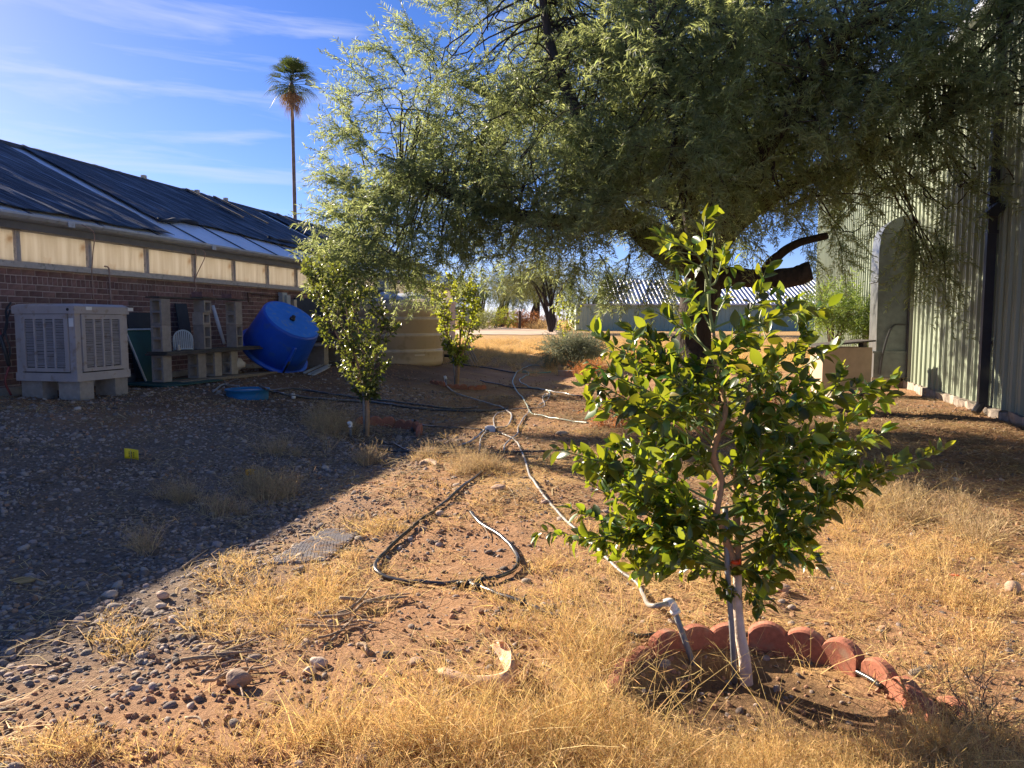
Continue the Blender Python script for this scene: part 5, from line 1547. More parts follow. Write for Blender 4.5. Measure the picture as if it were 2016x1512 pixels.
# ------------------------------------------------------------------ young trees
def leaves_on(pts_list, r, n_of, L0, lw, spread, t0=0.35, up=0.25, center=None):
    """list of (M3 rows d,s,n ; position ; scale) for leaves along branch polylines"""
    out = []
    for pts in pts_list:
        k = len(pts)
        seg = np.linalg.norm(np.diff(pts, axis=0), axis=1); ln = seg.sum()
        n = n_of(ln)
        for i in range(n):
            t_ = (t0 + (1 - t0) * (i + r.random()) / n) * (k - 1.001); j = int(t_)
            p = pts[j] + (pts[j + 1] - pts[j]) * (t_ - j)
            td = pts[j + 1] - pts[j]; td /= np.linalg.norm(td) + 1e-9
            a = r.uniform(0, 6.283)
            e1 = np.cross(td, [0, 0, 1.0]); e1 /= np.linalg.norm(e1) + 1e-9; e2 = np.cross(td, e1)
            d = td * 0.55 + spread * (math.cos(a) * e1 + math.sin(a) * e2) + np.array([0, 0, up * r.normal()])
            d /= np.linalg.norm(d)
            nr = np.array([0, 0, 1.0]) + 0.75 * r.normal(size=3); nr -= d * (nr @ d); nr /= np.linalg.norm(nr)
            out.append((p, d, np.cross(nr, d), nr, L0 * r.uniform(0.45, 1.25)))
    return out


# --- the citrus tree in front
cb = gp(1472, 1345)
cit = thing("citrus_tree", "young citrus tree with glossy leaves and whitewashed trunk inside a scalloped edging ring, in front", "tree", cb)
Y0 = cb[1]
r = np.random.default_rng(5)


def stem(pts, r0, r1, nm, m, sides=9):
    c = smooth_line(pts, 7)
    q = MB(); q.tube(c, np.linspace(r0, r1, len(c)), sides); q.build(nm, M[m], cit, smooth=True)
    return c


stem([cb - [0, 0, 0.05], at(1466, 1300, Y0), at(1456, 1240, Y0), at(1452, 1180, Y0), at(1452, 1120, Y0)], 0.028, 0.017, "trunk", "white_bark", 12)
sA = stem([at(1452, 1125, Y0), at(1451, 1060, Y0), at(1449, 960, Y0 + 0.02), at(1452, 880, Y0 + 0.05), at(1470, 800, Y0 + 0.1), at(1480, 720, Y0 + 0.12)], 0.018, 0.006, "branch", "tan_bark")
sB = stem([at(1452, 1130, Y0), at(1428, 1060, Y0 - 0.03), at(1411, 1010, Y0 - 0.05), at(1420, 945, Y0 - 0.05), at(1404, 895, Y0 - 0.06), at(1420, 840, Y0 - 0.06), at(1428, 800, Y0 - 0.04), at(1412, 735, Y0), at(1404, 655, Y0)], 0.018, 0.008, "branch", "tan_bark")
sC = stem([at(1404, 655, Y0), at(1396, 595, Y0), at(1400, 520, Y0), at(1406, 455, Y0)], 0.008, 0.003, "branch", "green_stem", 7)
stems = np.concatenate([sA, sB, sC])
tips = [(1310, 468), (1335, 505), (1385, 455), (1428, 480), (1350, 560), (1492, 562), (1475, 620), (1565, 600), (1615, 605), (1590, 650), (1560, 690), (1640, 690), (1165, 655), (1195, 690), (1245, 650), (1290, 612), (1335, 640),
        (1155, 790), (1180, 755), (1230, 800), (1160, 715), (1772, 745), (1740, 785), (1700, 755), (1680, 830), (1742, 850), (1860, 885), (1780, 900), (1742, 940), (1650, 900), (1700, 950), (1092, 882), (1135, 905), (1155, 950), (1120, 1000),
        (1060, 1045), (1135, 1062), (1180, 1085), (1245, 1125), (1200, 1010), (1250, 1060), (1300, 1060), (1350, 985), (1640, 1000), (1600, 1085), (1560, 1060), (1610, 1030), (1520, 1100), (1500, 1140), (1440, 1165), (1400, 1130), (1475, 1165), (1390, 1090),
        (1450, 760), (1500, 720), (1375, 720), (1320, 740), (1300, 850), (1260, 920), (1550, 800), (1600, 850), (1540, 930), (1480, 860), (1400, 820), (1340, 880), (1230, 960), (1285, 700), (1250, 760), (1210, 870), (1580, 760), (1625, 780), (1520, 650), (1420, 690), (1440, 560),
        (1290, 980), (1330, 1040), (1480, 1000), (1560, 980), (1660, 850), (1350, 790), (1470, 930), (1520, 860), (1400, 960), (1300, 780), (1180, 900), (1220, 920)]
bl = []
brm = MB()
for (a, b) in tips:
    solo = a > 1800 or a < 1075
    edge = min(1.0, math.hypot((a - 1430) / 340, (b - 850) / 330))
    y = Y0 + r.normal() * 0.30 * math.sqrt(max(0.1, 1.15 - edge))
    e = at(a, b, y)
    want = min(1125, b + 60 + 0.28 * abs(a - 1430))
    pys = np.array([px_of(s)[1] for s in stems])
    if b < 640:
        want = b + 90
    st = stems[int(np.argmin(np.abs(pys - want) + 12 * r.random(len(stems))))]
    mid = 0.5 * (st + e) + np.array([0, 0, (0.02 if b > 1050 else 0.05) * r.random() - (0.03 if b < 1050 else -0.03)]) + 0.03 * r.normal(size=3)
    pts = smooth_line([st, mid, e], 8)
    brm.tube(pts, np.linspace(0.0055, 0.0018, len(pts)), 5, cap=False)
    bl.append(pts)
    if not solo:
        for _ in range(2):
            i0 = r.integers(6, len(pts) - 3)
            d = pts[i0 + 1] - pts[i0]; d = d / np.linalg.norm(d) + 0.9 * r.normal(size=3); d /= np.linalg.norm(d)
            tw = smooth_line([pts[i0], pts[i0] + 0.07 * d, pts[i0] + 0.13 * d + [0, 0, 0.01]], 4)
            brm.tube(tw, np.linspace(0.003, 0.0012, len(tw)), 4, cap=False); bl.append(tw)
brm.build("twigs", M["green_stem"], cit, kind="stuff", smooth=True)
lv = leaves_on([p for p in bl if px_of(p[-1])[1] >= 645], r, lambda ln: int(3 + ln * 64), 0.070, 0.5, 0.7, 0.34)
lv += leaves_on([p for p in bl if px_of(p[-1])[1] < 645], r, lambda ln: int(2 + ln * 30), 0.070, 0.5, 0.6, 0.45)
lv.sort(key=lambda a: a[0][1])
lg = [leaf_geo(1.0, 0.50, 0.35, 0.22, 6), leaf_geo(1.0, 0.46, 0.5, 0.38, 6), leaf_geo(1.0, 0.54, 0.2, 0.12, 6), leaf_geo(1.0, 0.44, 0.6, 0.05, 6)]
lme = [MB().add(v, f).mesh("leaf", M["citrus_one"], smooth=True) for v, f in lg]
lold = [MB().add(v, f).mesh("leaf", M["citrus_old"], smooth=True) for v, f in lg]
rest = MB()
for k, (p, d, s_, n_, L_) in enumerate(lv):
    g_ = r.integers(4)
    if k < 300:
        piece("leaf", (lold if r.random() < 0.07 else lme)[g_], frame(p, d, s_, n_, L_), cit)
    else:
        v, f = lg[g_]
        rest.add((v * L_) @ np.array([d, s_, n_]) + p, f)
rest.build("foliage", M["citrus"], cit, kind="stuff", smooth=True)
print("citrus leaves", len(lv))
sk = thing("tree_stake", "grey metal stake tied beside the whitewashed citrus trunk", "stake", gp(1448, 1338))
q = MB(); q.tube([gp(1449, 1340) - [0, 0, 0.06], at(1441, 1240, Y0 - 0.03), at(1432, 1120, Y0 - 0.03), at(1428, 1000, Y0 - 0.02)], 0.0115, 8); q.build("pole", M["grey_stake"], sk, smooth=True)
q = MB(); tp_ = at(1449, 1105, Y0 - 0.02); q.lathe([(0.022, -0.007), (0.023, 0), (0.022, 0.007)], tp_, (0, 0, 1), 12); q.tube([tp_ + [0.005, -0.028, 0], tp_ + [0.008, -0.030, 0.02]], 0.004, 5); q.build("tie_tape", M["orange_tape"], sk, smooth=True)


def sapling(name, label, base_px, rows, ntip, nleaf, ll, lw, m, trunk_top, seed, bark="tan_bark", tr=0.035, depth=0.45, fork=True):
    r = np.random.default_rng(seed)
    b = gp(*base_px)
    t = thing(name, label, "tree", b)
    y = b[1]
    top = at(trunk_top[0], trunk_top[1], y)
    q = MB(); q.tube(smooth_line([b - [0, 0, 0.05], 0.5 * (b + top) + [0.01, 0, 0], top], 6), np.linspace(tr * 1.1, tr * 0.9, 13), 9); q.build("trunk", M[bark], t, smooth=True)
    rows = np.array(rows, float)
    bl = []; brm = MB(); main = MB()
    lead = []
    for k in range(5):
        py = rows[0, 0] + (rows[-1, 0] - rows[0, 0]) * r.uniform(0.0, 0.45)
        lo, hi = np.interp(py, rows[:, 0], rows[:, 1]), np.interp(py, rows[:, 0], rows[:, 2])
        e = at(lo + (hi - lo) * (k + 0.5) / 5, py, y + depth * 0.5 * r.normal())
        pts = smooth_line([top, 0.6 * top + 0.4 * e + 0.05 * r.normal(size=3) + [0, 0, 0.05], e], 8)
        main.tube(pts, np.linspace(tr * 0.62, 0.004, len(pts)), 6); lead.append(pts)
    main.build("branches", M[bark], t, smooth=True)
    allp = np.concatenate(lead)
    for k in range(ntip):
        py = rows[0, 0] + (rows[-1, 0] - rows[0, 0]) * r.random()
        lo, hi = np.interp(py, rows[:, 0], rows[:, 1]), np.interp(py, rows[:, 0], rows[:, 2])
        f_ = r.random(); f_ = 0.5 + (f_ - 0.5) * 1.05
        e = at(lo + (hi - lo) * f_, py, y + depth * 0.6 * r.normal() * math.sqrt(max(0.05, 1 - (2 * f_ - 1) ** 2)))
        dd = np.linalg.norm(allp - (e - [0, 0, 0.15]), axis=1)
        st = allp[int(np.argmin(dd + 0.1 * r.random(len(dd))))]
        pts = smooth_line([st, 0.5 * (st + e) + 0.03 * r.normal(size=3) + [0, 0, -0.02], e], 5)
        brm.tube(pts, np.linspace(0.006, 0.002, len(pts)), 4, cap=False); bl.append(pts)
    bl += [p[len(p) // 2:] for p in lead]
    brm.build("twigs", M["twig"], t, kind="stuff", smooth=True)
    tot = sum(np.linalg.norm(np.diff(p, axis=0), axis=1).sum() for p in bl)
    lv = leaves_on(bl, r, lambda ln: max(2, int(round(nleaf * ln / tot))), ll, lw, 0.75, 0.15, 0.4)
    q = MB(); v, f = leaf_geo(1.0, lw, 0.35, 0.2, 4)
    for (p, d, s_, n_, L_) in lv:
        q.add((v * L_) @ np.array([d, s_, n_]) + p, f)
    q.build("foliage", M[m], t, kind="stuff", smooth=True)
    return t, b


t2, b2 = sapling("young_tree", "young bushy tree with small dark shiny leaves and forked trunk beside the shaded gravel", (722, 857), [(498, 600, 640), (540, 596, 700), (590, 604, 765), (640, 622, 785), (690, 645, 785), (725, 668, 765), (755, 690, 745), (775, 700, 740)], 190, 4200, 0.060, 0.5, "laurel", (722, 782), 61, tr=0.028)
t3, b3 = sapling("young_tree", "slim young tree with yellow green leaves beside the water tank", (898, 756), [(535, 850, 940), (580, 846, 948), (620, 852, 948), (660, 862, 943), (690, 870, 930), (712, 888, 915)], 150, 2600, 0.085, 0.5, "lime", (902, 716), 62, tr=0.04, depth=0.5)
t4, b4 = sapling("young_tree", "small yellow green tree with upright shoots rising behind the sage bush", (1112, 690), [(584, 1092, 1104), (592, 1092, 1150), (610, 1094, 1146), (635, 1098, 1140), (655, 1096, 1128), (668, 1100, 1122)], 60, 800, 0.12, 0.5, "lime", (1112, 672), 63, tr=0.04, depth=0.5)
for (a, b, c_, d_, e_, f_, lab) in ((717, 855, 716, 800, 714, 720, "thin grey stake beside the dark leaved young tree"), (896, 757, 893, 715, 888, 660, "thin grey stake beside the slim yellow green tree")):
    g0_ = gp(a, b)
    q = MB(); q.tube([g0_ - [0, 0, 0.05], at(c_, d_, g0_[1] - 0.02), at(e_, f_, g0_[1])], 0.014, 7); q.build("tree_stake", M["grey_stake"], label=lab, cat="stake", smooth=True)
q = MB(); g0_ = gp(928, 722)
for k, (a, b, c_, d_) in enumerate(((926, 720, 908, 680), (933, 722, 912, 676), (940, 722, 916, 674), (944, 719, 921, 675))):
    q = MB(); p0 = gp(a, b); q.bar(p0, at(c_, d_, p0[1] + 0.5), 0.05, 0.02)
    q.build("leaning_board", M["wood"], label=["leftmost thin slat of the four leaning behind the slim tree", "second slat from the left leaning behind the slim tree", "third slat from the left leaning behind the slim tree", "rightmost thin slat of the four leaning behind the slim tree"][k], cat="slat", group="slats leaning by the tank")

# ------------------------------------------------------------------ scalloped edging
def edger(c, rad, a0, a1, nsc, h0, h1, th, name_label, group, jig=0.0, zoff=0.0):
    n = nsc * 10 + 1
    s = np.linspace(0, 1, n)
    ang = np.radians(a0 + (a1 - a0) * s)
    top = h0 + (h1 - h0) * np.abs(np.sin(np.pi * s * nsc)) ** 0.7
    x0, y0 = c[0] + rad * np.cos(ang), c[1] + rad * np.sin(ang)
    base = G(x0, y0).mean() + zoff
    P = []
    for (ro, zf, dz) in ((-th / 2, 0, -0.07), (-th / 2, 1, -0.008), (-th / 2 + 0.008, 1, 0), (th / 2 - 0.008, 1, 0), (th / 2, 1, -0.008), (th / 2, 0, -0.07)):
        x, y = c[0] + (rad + ro) * np.cos(ang), c[1] + (rad + ro) * np.sin(ang)
        P.append(np.stack([x, y, base + zf * top + dz + jig * (s - 0.5)], 1))
    q = MB(); q.grid(np.array(P)[:, ::-1])
    for e in (0, n - 1):
        ring_ = np.array([p[e] for p in P]); q.add(ring_, np.array([[0, 1, 2, 3, 4, 5]]) if e else np.array([[5, 4, 3, 2, 1, 0]]))
    return q.build("scalloped_edger", M["terracotta"], label=name_label, cat="edging block", group=group)


G1 = "scalloped edgers round the citrus tree"
edger(RING_C, 0.55, 172, 128, 3, 0.045, 0.07, 0.05, "scalloped red edger at the left end of the citrus ring, beside the white elbow pipe", G1, 0.01, -0.02)
edger(RING_C, 0.55, 126.5, 79, 3, 0.070, 0.102, 0.05, "scalloped red edger behind the whitewashed citrus trunk", G1)
edger(RING_C, 0.555, 77.5, 29, 3, 0.080, 0.120, 0.055, "tall scalloped red edger right of the whitewashed trunk, three rounded humps", G1, 0.01, 0.01)
edger(RING_C, 0.56, 27, -18, 3, 0.066, 0.10, 0.05, "scalloped red edger curving towards the viewer at the right of the citrus ring", G1, -0.02)
edger(RING_C + [0.1, -0.02], 0.60, 8, -30, 2, 0.035, 0.075, 0.055, "low tilted red edger lying outside the right end of the citrus ring", G1, -0.03, -0.02)
G2 = "red edgers round the dark leaved young tree"
c2 = b2[:2] + [0.06, -0.1]
for a0, a1, nn, lab in ((118, 70, 3, "red edger behind the trunk of the dark leaved young tree, left piece"), (68, 24, 3, "red edger behind the dark leaved young tree, middle piece"), (22, -10, 2, "red edger behind the dark leaved young tree, right end piece by the black elbow")):
    edger(c2, 0.62, a0, a1, nn, 0.07, 0.12, 0.06, lab, G2)
G3 = "red edgers round the slim yellow green tree"
c3 = b3[:2] + [0.05, -0.02]
for a0, a1, nn, lab in ((-150, -112, 3, "red scalloped edger before the slim tree, left piece by the white riser"), (-110, -70, 3, "red scalloped edger directly before the trunk of the slim tree"), (-68, -25, 3, "red scalloped edger before the slim tree, right piece by the black hose end")):
    edger(c3, 0.62, a0, a1, nn, 0.05, 0.09, 0.06, lab, G3)

# ------------------------------------------------------------------ hoses
def hose(pts, rad, m, label, name="hose", n=10, lift=0.0, ends=None):
    P = [gp(a, b, rad * 0.8 + lift) if len(t_) == 0 else np.array(t_[0]) for (a, b, *t_) in pts]
    c = smooth_line(P, n)
    g = G(c[:, 0], c[:, 1]) + rad + 0.008
    low_ = np.array([0.0 if len(p) == 2 else 1.0 for p in pts])
    if not low_.any():
        c[:, 2] = g + 0.006 * (fbm(np.arange(len(c)) * 0.21 + pts[0][0], np.zeros(len(c)), 2) + 0.4)
    else:
        c[:, 2] = np.maximum(c[:, 2], g)
    q = MB(); q.tube(c, rad, 8)
    return q.build(name, M[m], label=label, cat="hose", smooth=True)


z2_ = lambda *pp: [(560 + a / 2.88, 480 + b / 2.88) for a, b in pp]
elbow1 = at(1322, 1186, gp(1372, 1308)[1] + 0.02)
hose([(978, 852), (1012, 868), (1030, 900), (1046, 945), (1080, 992), (1125, 1040), (1170, 1080), (1218, 1128), (1262, 1168), (1290, 1180, elbow1 + [-0.09, 0.02, -0.02]), (1300, 1182, elbow1)], 0.0105, "white_hose", "long pale hose from the valve box to the white elbow at the citrus tree")
hose([(948, 934), (905, 967), (862, 1005), (812, 1044), (767, 1084), (741, 1115), (745, 1135), (790, 1150), (860, 1156), (922, 1154)], 0.0125, "black_hose", "black hose forming the left side of the foreground loop, up to the tee")
hose([(922, 1154), (978, 1144), (1010, 1130), (1020, 1108), (1005, 1080), (975, 1055), (940, 1030), (926, 1013)], 0.0125, "black_hose", "black hose curving round the right side of the foreground loop from the tee")
hose([(925, 1150), (975, 1175), (1030, 1194), (1080, 1215), (1140, 1236), (1215, 1252), (1262, 1262)], 0.011, "black_hose", "black hose running from the tee towards the red edging under the dry grass")
te = thing("hose_tee", "black tee fitting joining three black hoses in the foreground", "hose fitting", gp(924, 1154))
p0 = gp(900, 1157, 0.016); p1 = gp(950, 1150, 0.016); pm_ = 0.5 * (p0 + p1); p2 = gp(945, 1163, 0.014)
q = MB(); q.tube([p0, p1], 0.017, 10); q.tube([pm_, p2], 0.016, 10); q.build("body", M["black"], te, smooth=True)
for pa_, pb_ in ((p0, p1), (p1, p0)):
    q = MB(); d_ = (pb_ - pa_) / np.linalg.norm(pb_ - pa_); q.tube([pa_, pa_ + d_ * 0.014], 0.0195, 10); q.build("collar", M["black"], te, smooth=True)
q = MB(); cl_ = gp(1030, 1194, 0.014); q.box(cl_, (0.04, 0.05, 0.03)); q.tube([cl_ + [0, 0, 0.01], cl_ + [0.015, 0.01, 0.045]], 0.006, 5); q.build("hose_clamp", M["black"], label="black clamp on the hose between the tee and the citrus ring", cat="clamp", smooth=False)
hose([(1252, 1262), (1300, 1258), (1370, 1254), (1450, 1256), (1540, 1270), (1620, 1298), (1680, 1330), (1735, 1362)], 0.011, "black_hose", "black drip tube curving along the inside of the citrus edging ring")
# risers with elbows
def riser(base, elb, r_, lab, pale=True):
    t = thing("pipe_riser", lab, "pipe", base)
    q = MB(); q.tube([base - [0, 0, 0.05], elb], r_, 8); q.build("pipe", M["grey_stake"] if pale else M["black"], t, smooth=True)
    d_ = (elb - base) / np.linalg.norm(elb - base)
    q = MB(); q.tube(smooth_line([elb - d_ * 0.045, elb, elb + np.array([-0.03, 0.005, -0.006])], 4), r_ * 1.4, 10); q.tube([elb - d_ * 0.05, elb - d_ * 0.035], r_ * 1.8, 10); q.build("elbow", M["white_pvc"], t, smooth=True)
    return t


riser(gp(1374, 1310), elbow1, 0.0125, "dark grey pipe with white elbow standing in the citrus ring, fed by the pale hose")
e2_ = at(690, 833, gp(690, 862)[1]); riser(gp(691, 862), e2_, 0.016, "white elbow riser left of the dark leaved young tree")
e3_ = at(877, 742, gp(878, 756)[1]); riser(gp(879, 757), e3_, 0.018, "white elbow riser left of the slim yellow green tree")
hose(z2_((1135, 1065), (1080, 1112), (1000, 1152), (900, 1178), (760, 1188), (560, 1180), (470, 1165), (405, 1130)) + [(692, 862), (690, 840, e2_)], 0.0125, "black_hose", "black hose sweeping from the valve box round to the riser at the dark leaved tree")
hose(z2_((520, 1105), (580, 1145), (680, 1175), (800, 1192), (1000, 1202), (1300, 1194), (1520, 1186), (1620, 1180)), 0.0125, "black_hose", "straight black hose crossing behind the dry grass tuft towards the citrus tree")
hose(z2_((1130, 1066), (1060, 1058), (960, 1052), (860, 1046), (770, 1035), (725, 1030)), 0.0115, "black_hose", "black hose from the valve box to the red edging of the dark leaved tree")
hose(z2_((1105, 1182), (1114, 1115), (1138, 1082), (1165, 1072)), 0.0105, "white_hose", "short pale hose stub curving down from the valve box")
hose(z2_((1245, 1186), (1250, 1150), (1288, 1112), (1322, 1085), (1325, 1050), (1350, 1005), (1380, 970), (1386, 948)), 0.0105, "white_hose", "grey hose bending from the pale crossing down past the valve box")
hose(z2_((1386, 948), (1352, 882), (1310, 830), (1294, 790), (1308, 748), (1332, 725), (1372, 702), (1405, 692), (1460, 696), (1500, 700)), 0.0135, "green_hose", "pale green garden hose running up the yard towards the sage bush")
hose(z2_((1386, 948), (1410, 974), (1480, 986), (1565, 1003), (1640, 1016), (1720, 1024)), 0.0125, "green_hose", "pale hose branching right from the crossing towards the rusty weed")
hose(z2_((1192, 1052), (1186, 1002), (1202, 975), (1240, 958), (1292, 945), (1390, 940), (1450, 936), (1476, 920), (1465, 882), (1480, 858), (1505, 866), (1492, 890), (1442, 922)), 0.0105, "white_hose", "grey hose with a small kinked loop right of the valve box")
hose(z2_((1470, 880), (1504, 862), (1492, 838), (1440, 826), (1382, 815), (1334, 782), (1352, 764), (1385, 748), (1378, 730), (1352, 722)), 0.0125, "green_hose", "wavy pale green hose between the kinked loop and the far hose turns")
hose(z2_((1338, 730), (1380, 735), (1440, 736), (1510, 732)), 0.016, "teal_hose", "dark green garden hose lying near the sage bush")
hose(z2_((908, 762), (914, 800), (950, 840), (1010, 866), (1100, 895), (1180, 920), (1250, 946), (1286, 975), (1280, 1020), (1258, 1046), (1200, 1055)), 0.0135, "white_hose", "long grey hose curving from the slim tree's riser to the valve box")
hose(z2_((1110, 780), (1200, 800), (1290, 820), (1400, 826), (1500, 838), (1600, 856), (1690, 872)), 0.014, "black_hose", "black hose stretching right from the slim tree's edging")
hose(z2_((1010, 690), (1100, 702), (1200, 718), (1310, 736)), 0.016, "black_hose", "farthest black hose, lying across the shade right of the slim tree")
hose([(503, 766, bc + np.array([0.2, 0.18, 0.17])), (520, 770, bc + np.array([0.30, 0.12, 0.14])), (540, 775), (556, 779), (580, 783), (610, 787), (650, 790), (700, 793), (740, 796), (790, 803), (850, 810), (905, 812), (970, 811), (1000, 808)], 0.018, "black_hose", "thick black hose from the blue drum crossing the shade, the lower of two")
hose([(520, 772), (560, 769), (595, 770), (640, 777), (690, 784), (725, 788), (790, 796), (840, 802), (890, 808), (940, 805)], 0.016, "black_hose", "black hose from the blue drum across the shade, the upper of two")
hose([(420, 772, gp(420, 774) + np.array([0, 0, 0.02])), (432, 764), (445, 760), (460, 766, bc + np.array([-0.1, 0.2, 0.17]))], 0.014, "cream" if False else "white_hose", "short pale tube bending into the blue drum from the left")
for (a, b) in ((556, 778), (577, 780), (578, 785)):
    q = MB(); p_ = gp(a, b, 0.02); q.tube([p_ + [-0.025, 0, 0], p_ + [0.025, -0.01, 0]], 0.024, 8); q.build("hose_coupler", M["white_pvc"], label={556: "white coupler on the thick black hose nearest the blue drum", 577: "white coupler on the upper black hose right of the drum", 578: "white coupler on the lower black hose, right of the nearest one"}[a], cat="hose fitting", smooth=True)
vb = thing("valve_box", "small green grey valve manifold where several hoses meet in the yard", "valve", gp(965, 852))
p_ = gp(965, 852)
q = MB(); q.box(p_ + [0, 0, 0.045], (0.13, 0.085, 0.06)); q.box(p_ + [0.0, 0, 0.082], (0.09, 0.06, 0.015)); q.build("body", M["gutter"], vb)
for k, (dx, dy) in enumerate(((-0.09, 0.0), (0.09, 0.02), (0.08, -0.03), (-0.05, -0.07), (0.04, 0.06))):
    q = MB(); q.tube([p_ + [dx * 0.5, dy * 0.5, 0.035], p_ + [dx, dy, 0.025]], 0.016, 8); q.build("outlet", M["black"], vb, smooth=True)
q = MB(); q.tube(smooth_line([gp(812, 852, 0.02), gp(811, 836, 0.05), gp(818, 834, 0.04)], 5), 0.02, 8); q.build("hose_elbow", M["black"], label="black elbow fitting at the red edging right of the dark leaved tree", cat="hose fitting", smooth=True)

# ------------------------------------------------------------------ small things on the ground
def rock(seed, rx, ry, rz, n=3):
    r = np.random.default_rng(seed)
    import bmesh
    bm = bmesh.new(); bmesh.ops.create_icosphere(bm, subdivisions=n, radius=1.0)
    v = np.array([list(x.co) for x in bm.verts]); f = np.array([[x.index for x in a.verts] for a in bm.faces]); bm.free()
    k = 1 + 0.22 * (vnoise(v[:, 0] * 1.3 + seed * 3.1, v[:, 1] * 1.3 + v[:, 2] * 0.9 + 5) + vnoise(v[:, 2] * 1.4 + 11 + seed, v[:, 0] * 1.1 - v[:, 1])) + 0.08 * vnoise(v[:, 0] * 4 + seed, v[:, 1] * 4 + v[:, 2] * 3)
    for _ in range(3):                            # a few flattened facets
        d = r.normal(size=3); d /= np.linalg.norm(d); lim = r.uniform(0.62, 0.85)
        over = np.clip(v @ d - lim, 0, None); v = v - over[:, None] * d * 0.8
    v = v * k[:, None] * [rx, ry, rz]
    return v, f


def stone(px, py, wpx, hpx, seed, m, label, sink=0.25):
    p = gp(px, py)
    s = p[1] / FPX
    rx, rz = wpx * s / 2, hpx * s / 2 * 1.05
    v, f = rock(seed, rx, rx * 0.8, rz)
    q = MB(); q.add(v + p + [0, rx * 0.3, rz * (1 - sink)], f)
    return q.build("stone", M[m], label=label, cat="stone", smooth=True)


for i, a in enumerate(((468, 1356, 48, 40, "stone", "round tan stone like a ball in the bottom left of the yard", 0.12), (628, 1314, 38, 22, "pale_stone", "pale angular stone left of the flat pinkish one"), (610, 1330, 28, 18, "pale_stone", "small white stone just below the pale angular one"),
                        (822, 1312, 36, 18, "stone", "flat pinkish stone above the dry palm sheath"), (983, 966, 30, 13, "stone", "flat reddish stone above the foreground hose loop"), (1072, 994, 16, 13, "stone", "small red stone beside the pale hose"), (1106, 858, 26, 11, "pale_stone", "flat grey stone near the rusty weed left of the citrus tree"),
                        (734, 893, 24, 9, "stone", "flat reddish stone beside the black hose at the dark leaved tree"), (866, 1016, 18, 12, "pale_stone", "small stone touching the black hose loop"), (318, 1180, 26, 18, "stone", "reddish stone at the edge of the shade, lower left"), (316, 1198, 22, 10, "pale_stone", "flat pale stone just below the reddish one, lower left"), (214, 1178, 30, 16, "pale_stone", "grey stone in the sunlit gravel near the shade edge"),
                        (1545, 1168, 32, 20, "stone", "brown stone right behind the citrus tree's lowest leaves"), (1620, 1128, 26, 14, "pale_stone", "pale flat stone right of the citrus tree"), (1998, 1168, 34, 24, "stone", "pinkish stone at the right edge of the picture"), (640, 925, 14, 10, "pale_stone", "small pale stone in the shaded gravel by the tree"), (152, 808, 16, 8, "pale_stone", "flat stone before the cooler slab"),
                        (786, 866, 14, 9, "pale_stone", "grey stone under the hoses by the red edging"), (712, 1506, 34, 20, "pale_stone", "rough pinkish stone at the bottom edge, left of the grass"), (1662, 1250, 18, 8, "stone", "tan clod of earth right of the edging ring"), (1740, 1240, 20, 8, "stone", "reddish lump of soil behind the edging ring"), (1030, 1208, 14, 10, "stone", "small stone below the hose clamp"))):
    stone(a[0], a[1], a[2], a[3], 500 + i, a[4], a[5], a[6] if len(a) > 6 else 0.25)
q = MB(); p_ = gp(1115, 740); q.box(p_ + [0, 0.06, 0.06], (0.42, 0.2, 0.16)); q.build("concrete_block", M["cmu"], label="single concrete block lying before the sage bush", cat="concrete block")
# flags
for (a, b, s_, tilt, lab) in ((259, 912, 1.0, 0.12, "bright yellow marker flag in the shaded gravel"), (492, 944, 0.62, -0.1, "smaller orange yellow marker flag beside the dry grass tuft")):
    p = gp(a, b)
    t = thing("marker_flag", lab, "flag", p)
    w_, h_ = 0.125 * s_ * 0.98, 0.092 * s_
    q = MB(); q.tube([p - [0, 0, 0.05], p + [-0.004, 0, h_ + 0.03]], 0.0018, 5); q.build("wire", M["grey_stake"], t)
    gx = np.linspace(0, 1, 9); gy = np.linspace(0, 1, 4)
    P = np.array([[p + [-w_ * 0.5 + w_ * g * math.cos(tilt), 0.012 * math.sin(4 * g) + 0.02 * g, 0.015 + h_ * v_ + w_ * (g - 0.5) * -tilt * 1.2 + 0.02] for g in gx] for v_ in gy])
    q = MB(); q.sheet(P, 0.0012); q.build("sheet", M["yellow"] if s_ > 0.9 else M["orange_flag"], t, smooth=True)
    for k in range(3):
        q = MB()
        c0_, c1_ = P[1 if k else 2], None
        for gg in range(3, 7):
            hh = 0.20 + 0.13 * ((gg * 7 + k * 3) % 3)
            u_ = 0.30 + 0.16 * k + 0.0 * gg
            aa = p + [-w_ * 0.5 + w_ * u_ * math.cos(tilt), 0.012 * math.sin(4 * u_) + 0.02 * u_ - 0.003, 0.02 + 0.015 + h_ * (0.22 + 0.15 * (gg - 3)) + w_ * (u_ - 0.5) * -tilt * 1.2]
            q.box(aa, (0.009 * s_, 0.001, h_ * 0.09))
        q.build("print", M["ink"], t, kind="stuff")
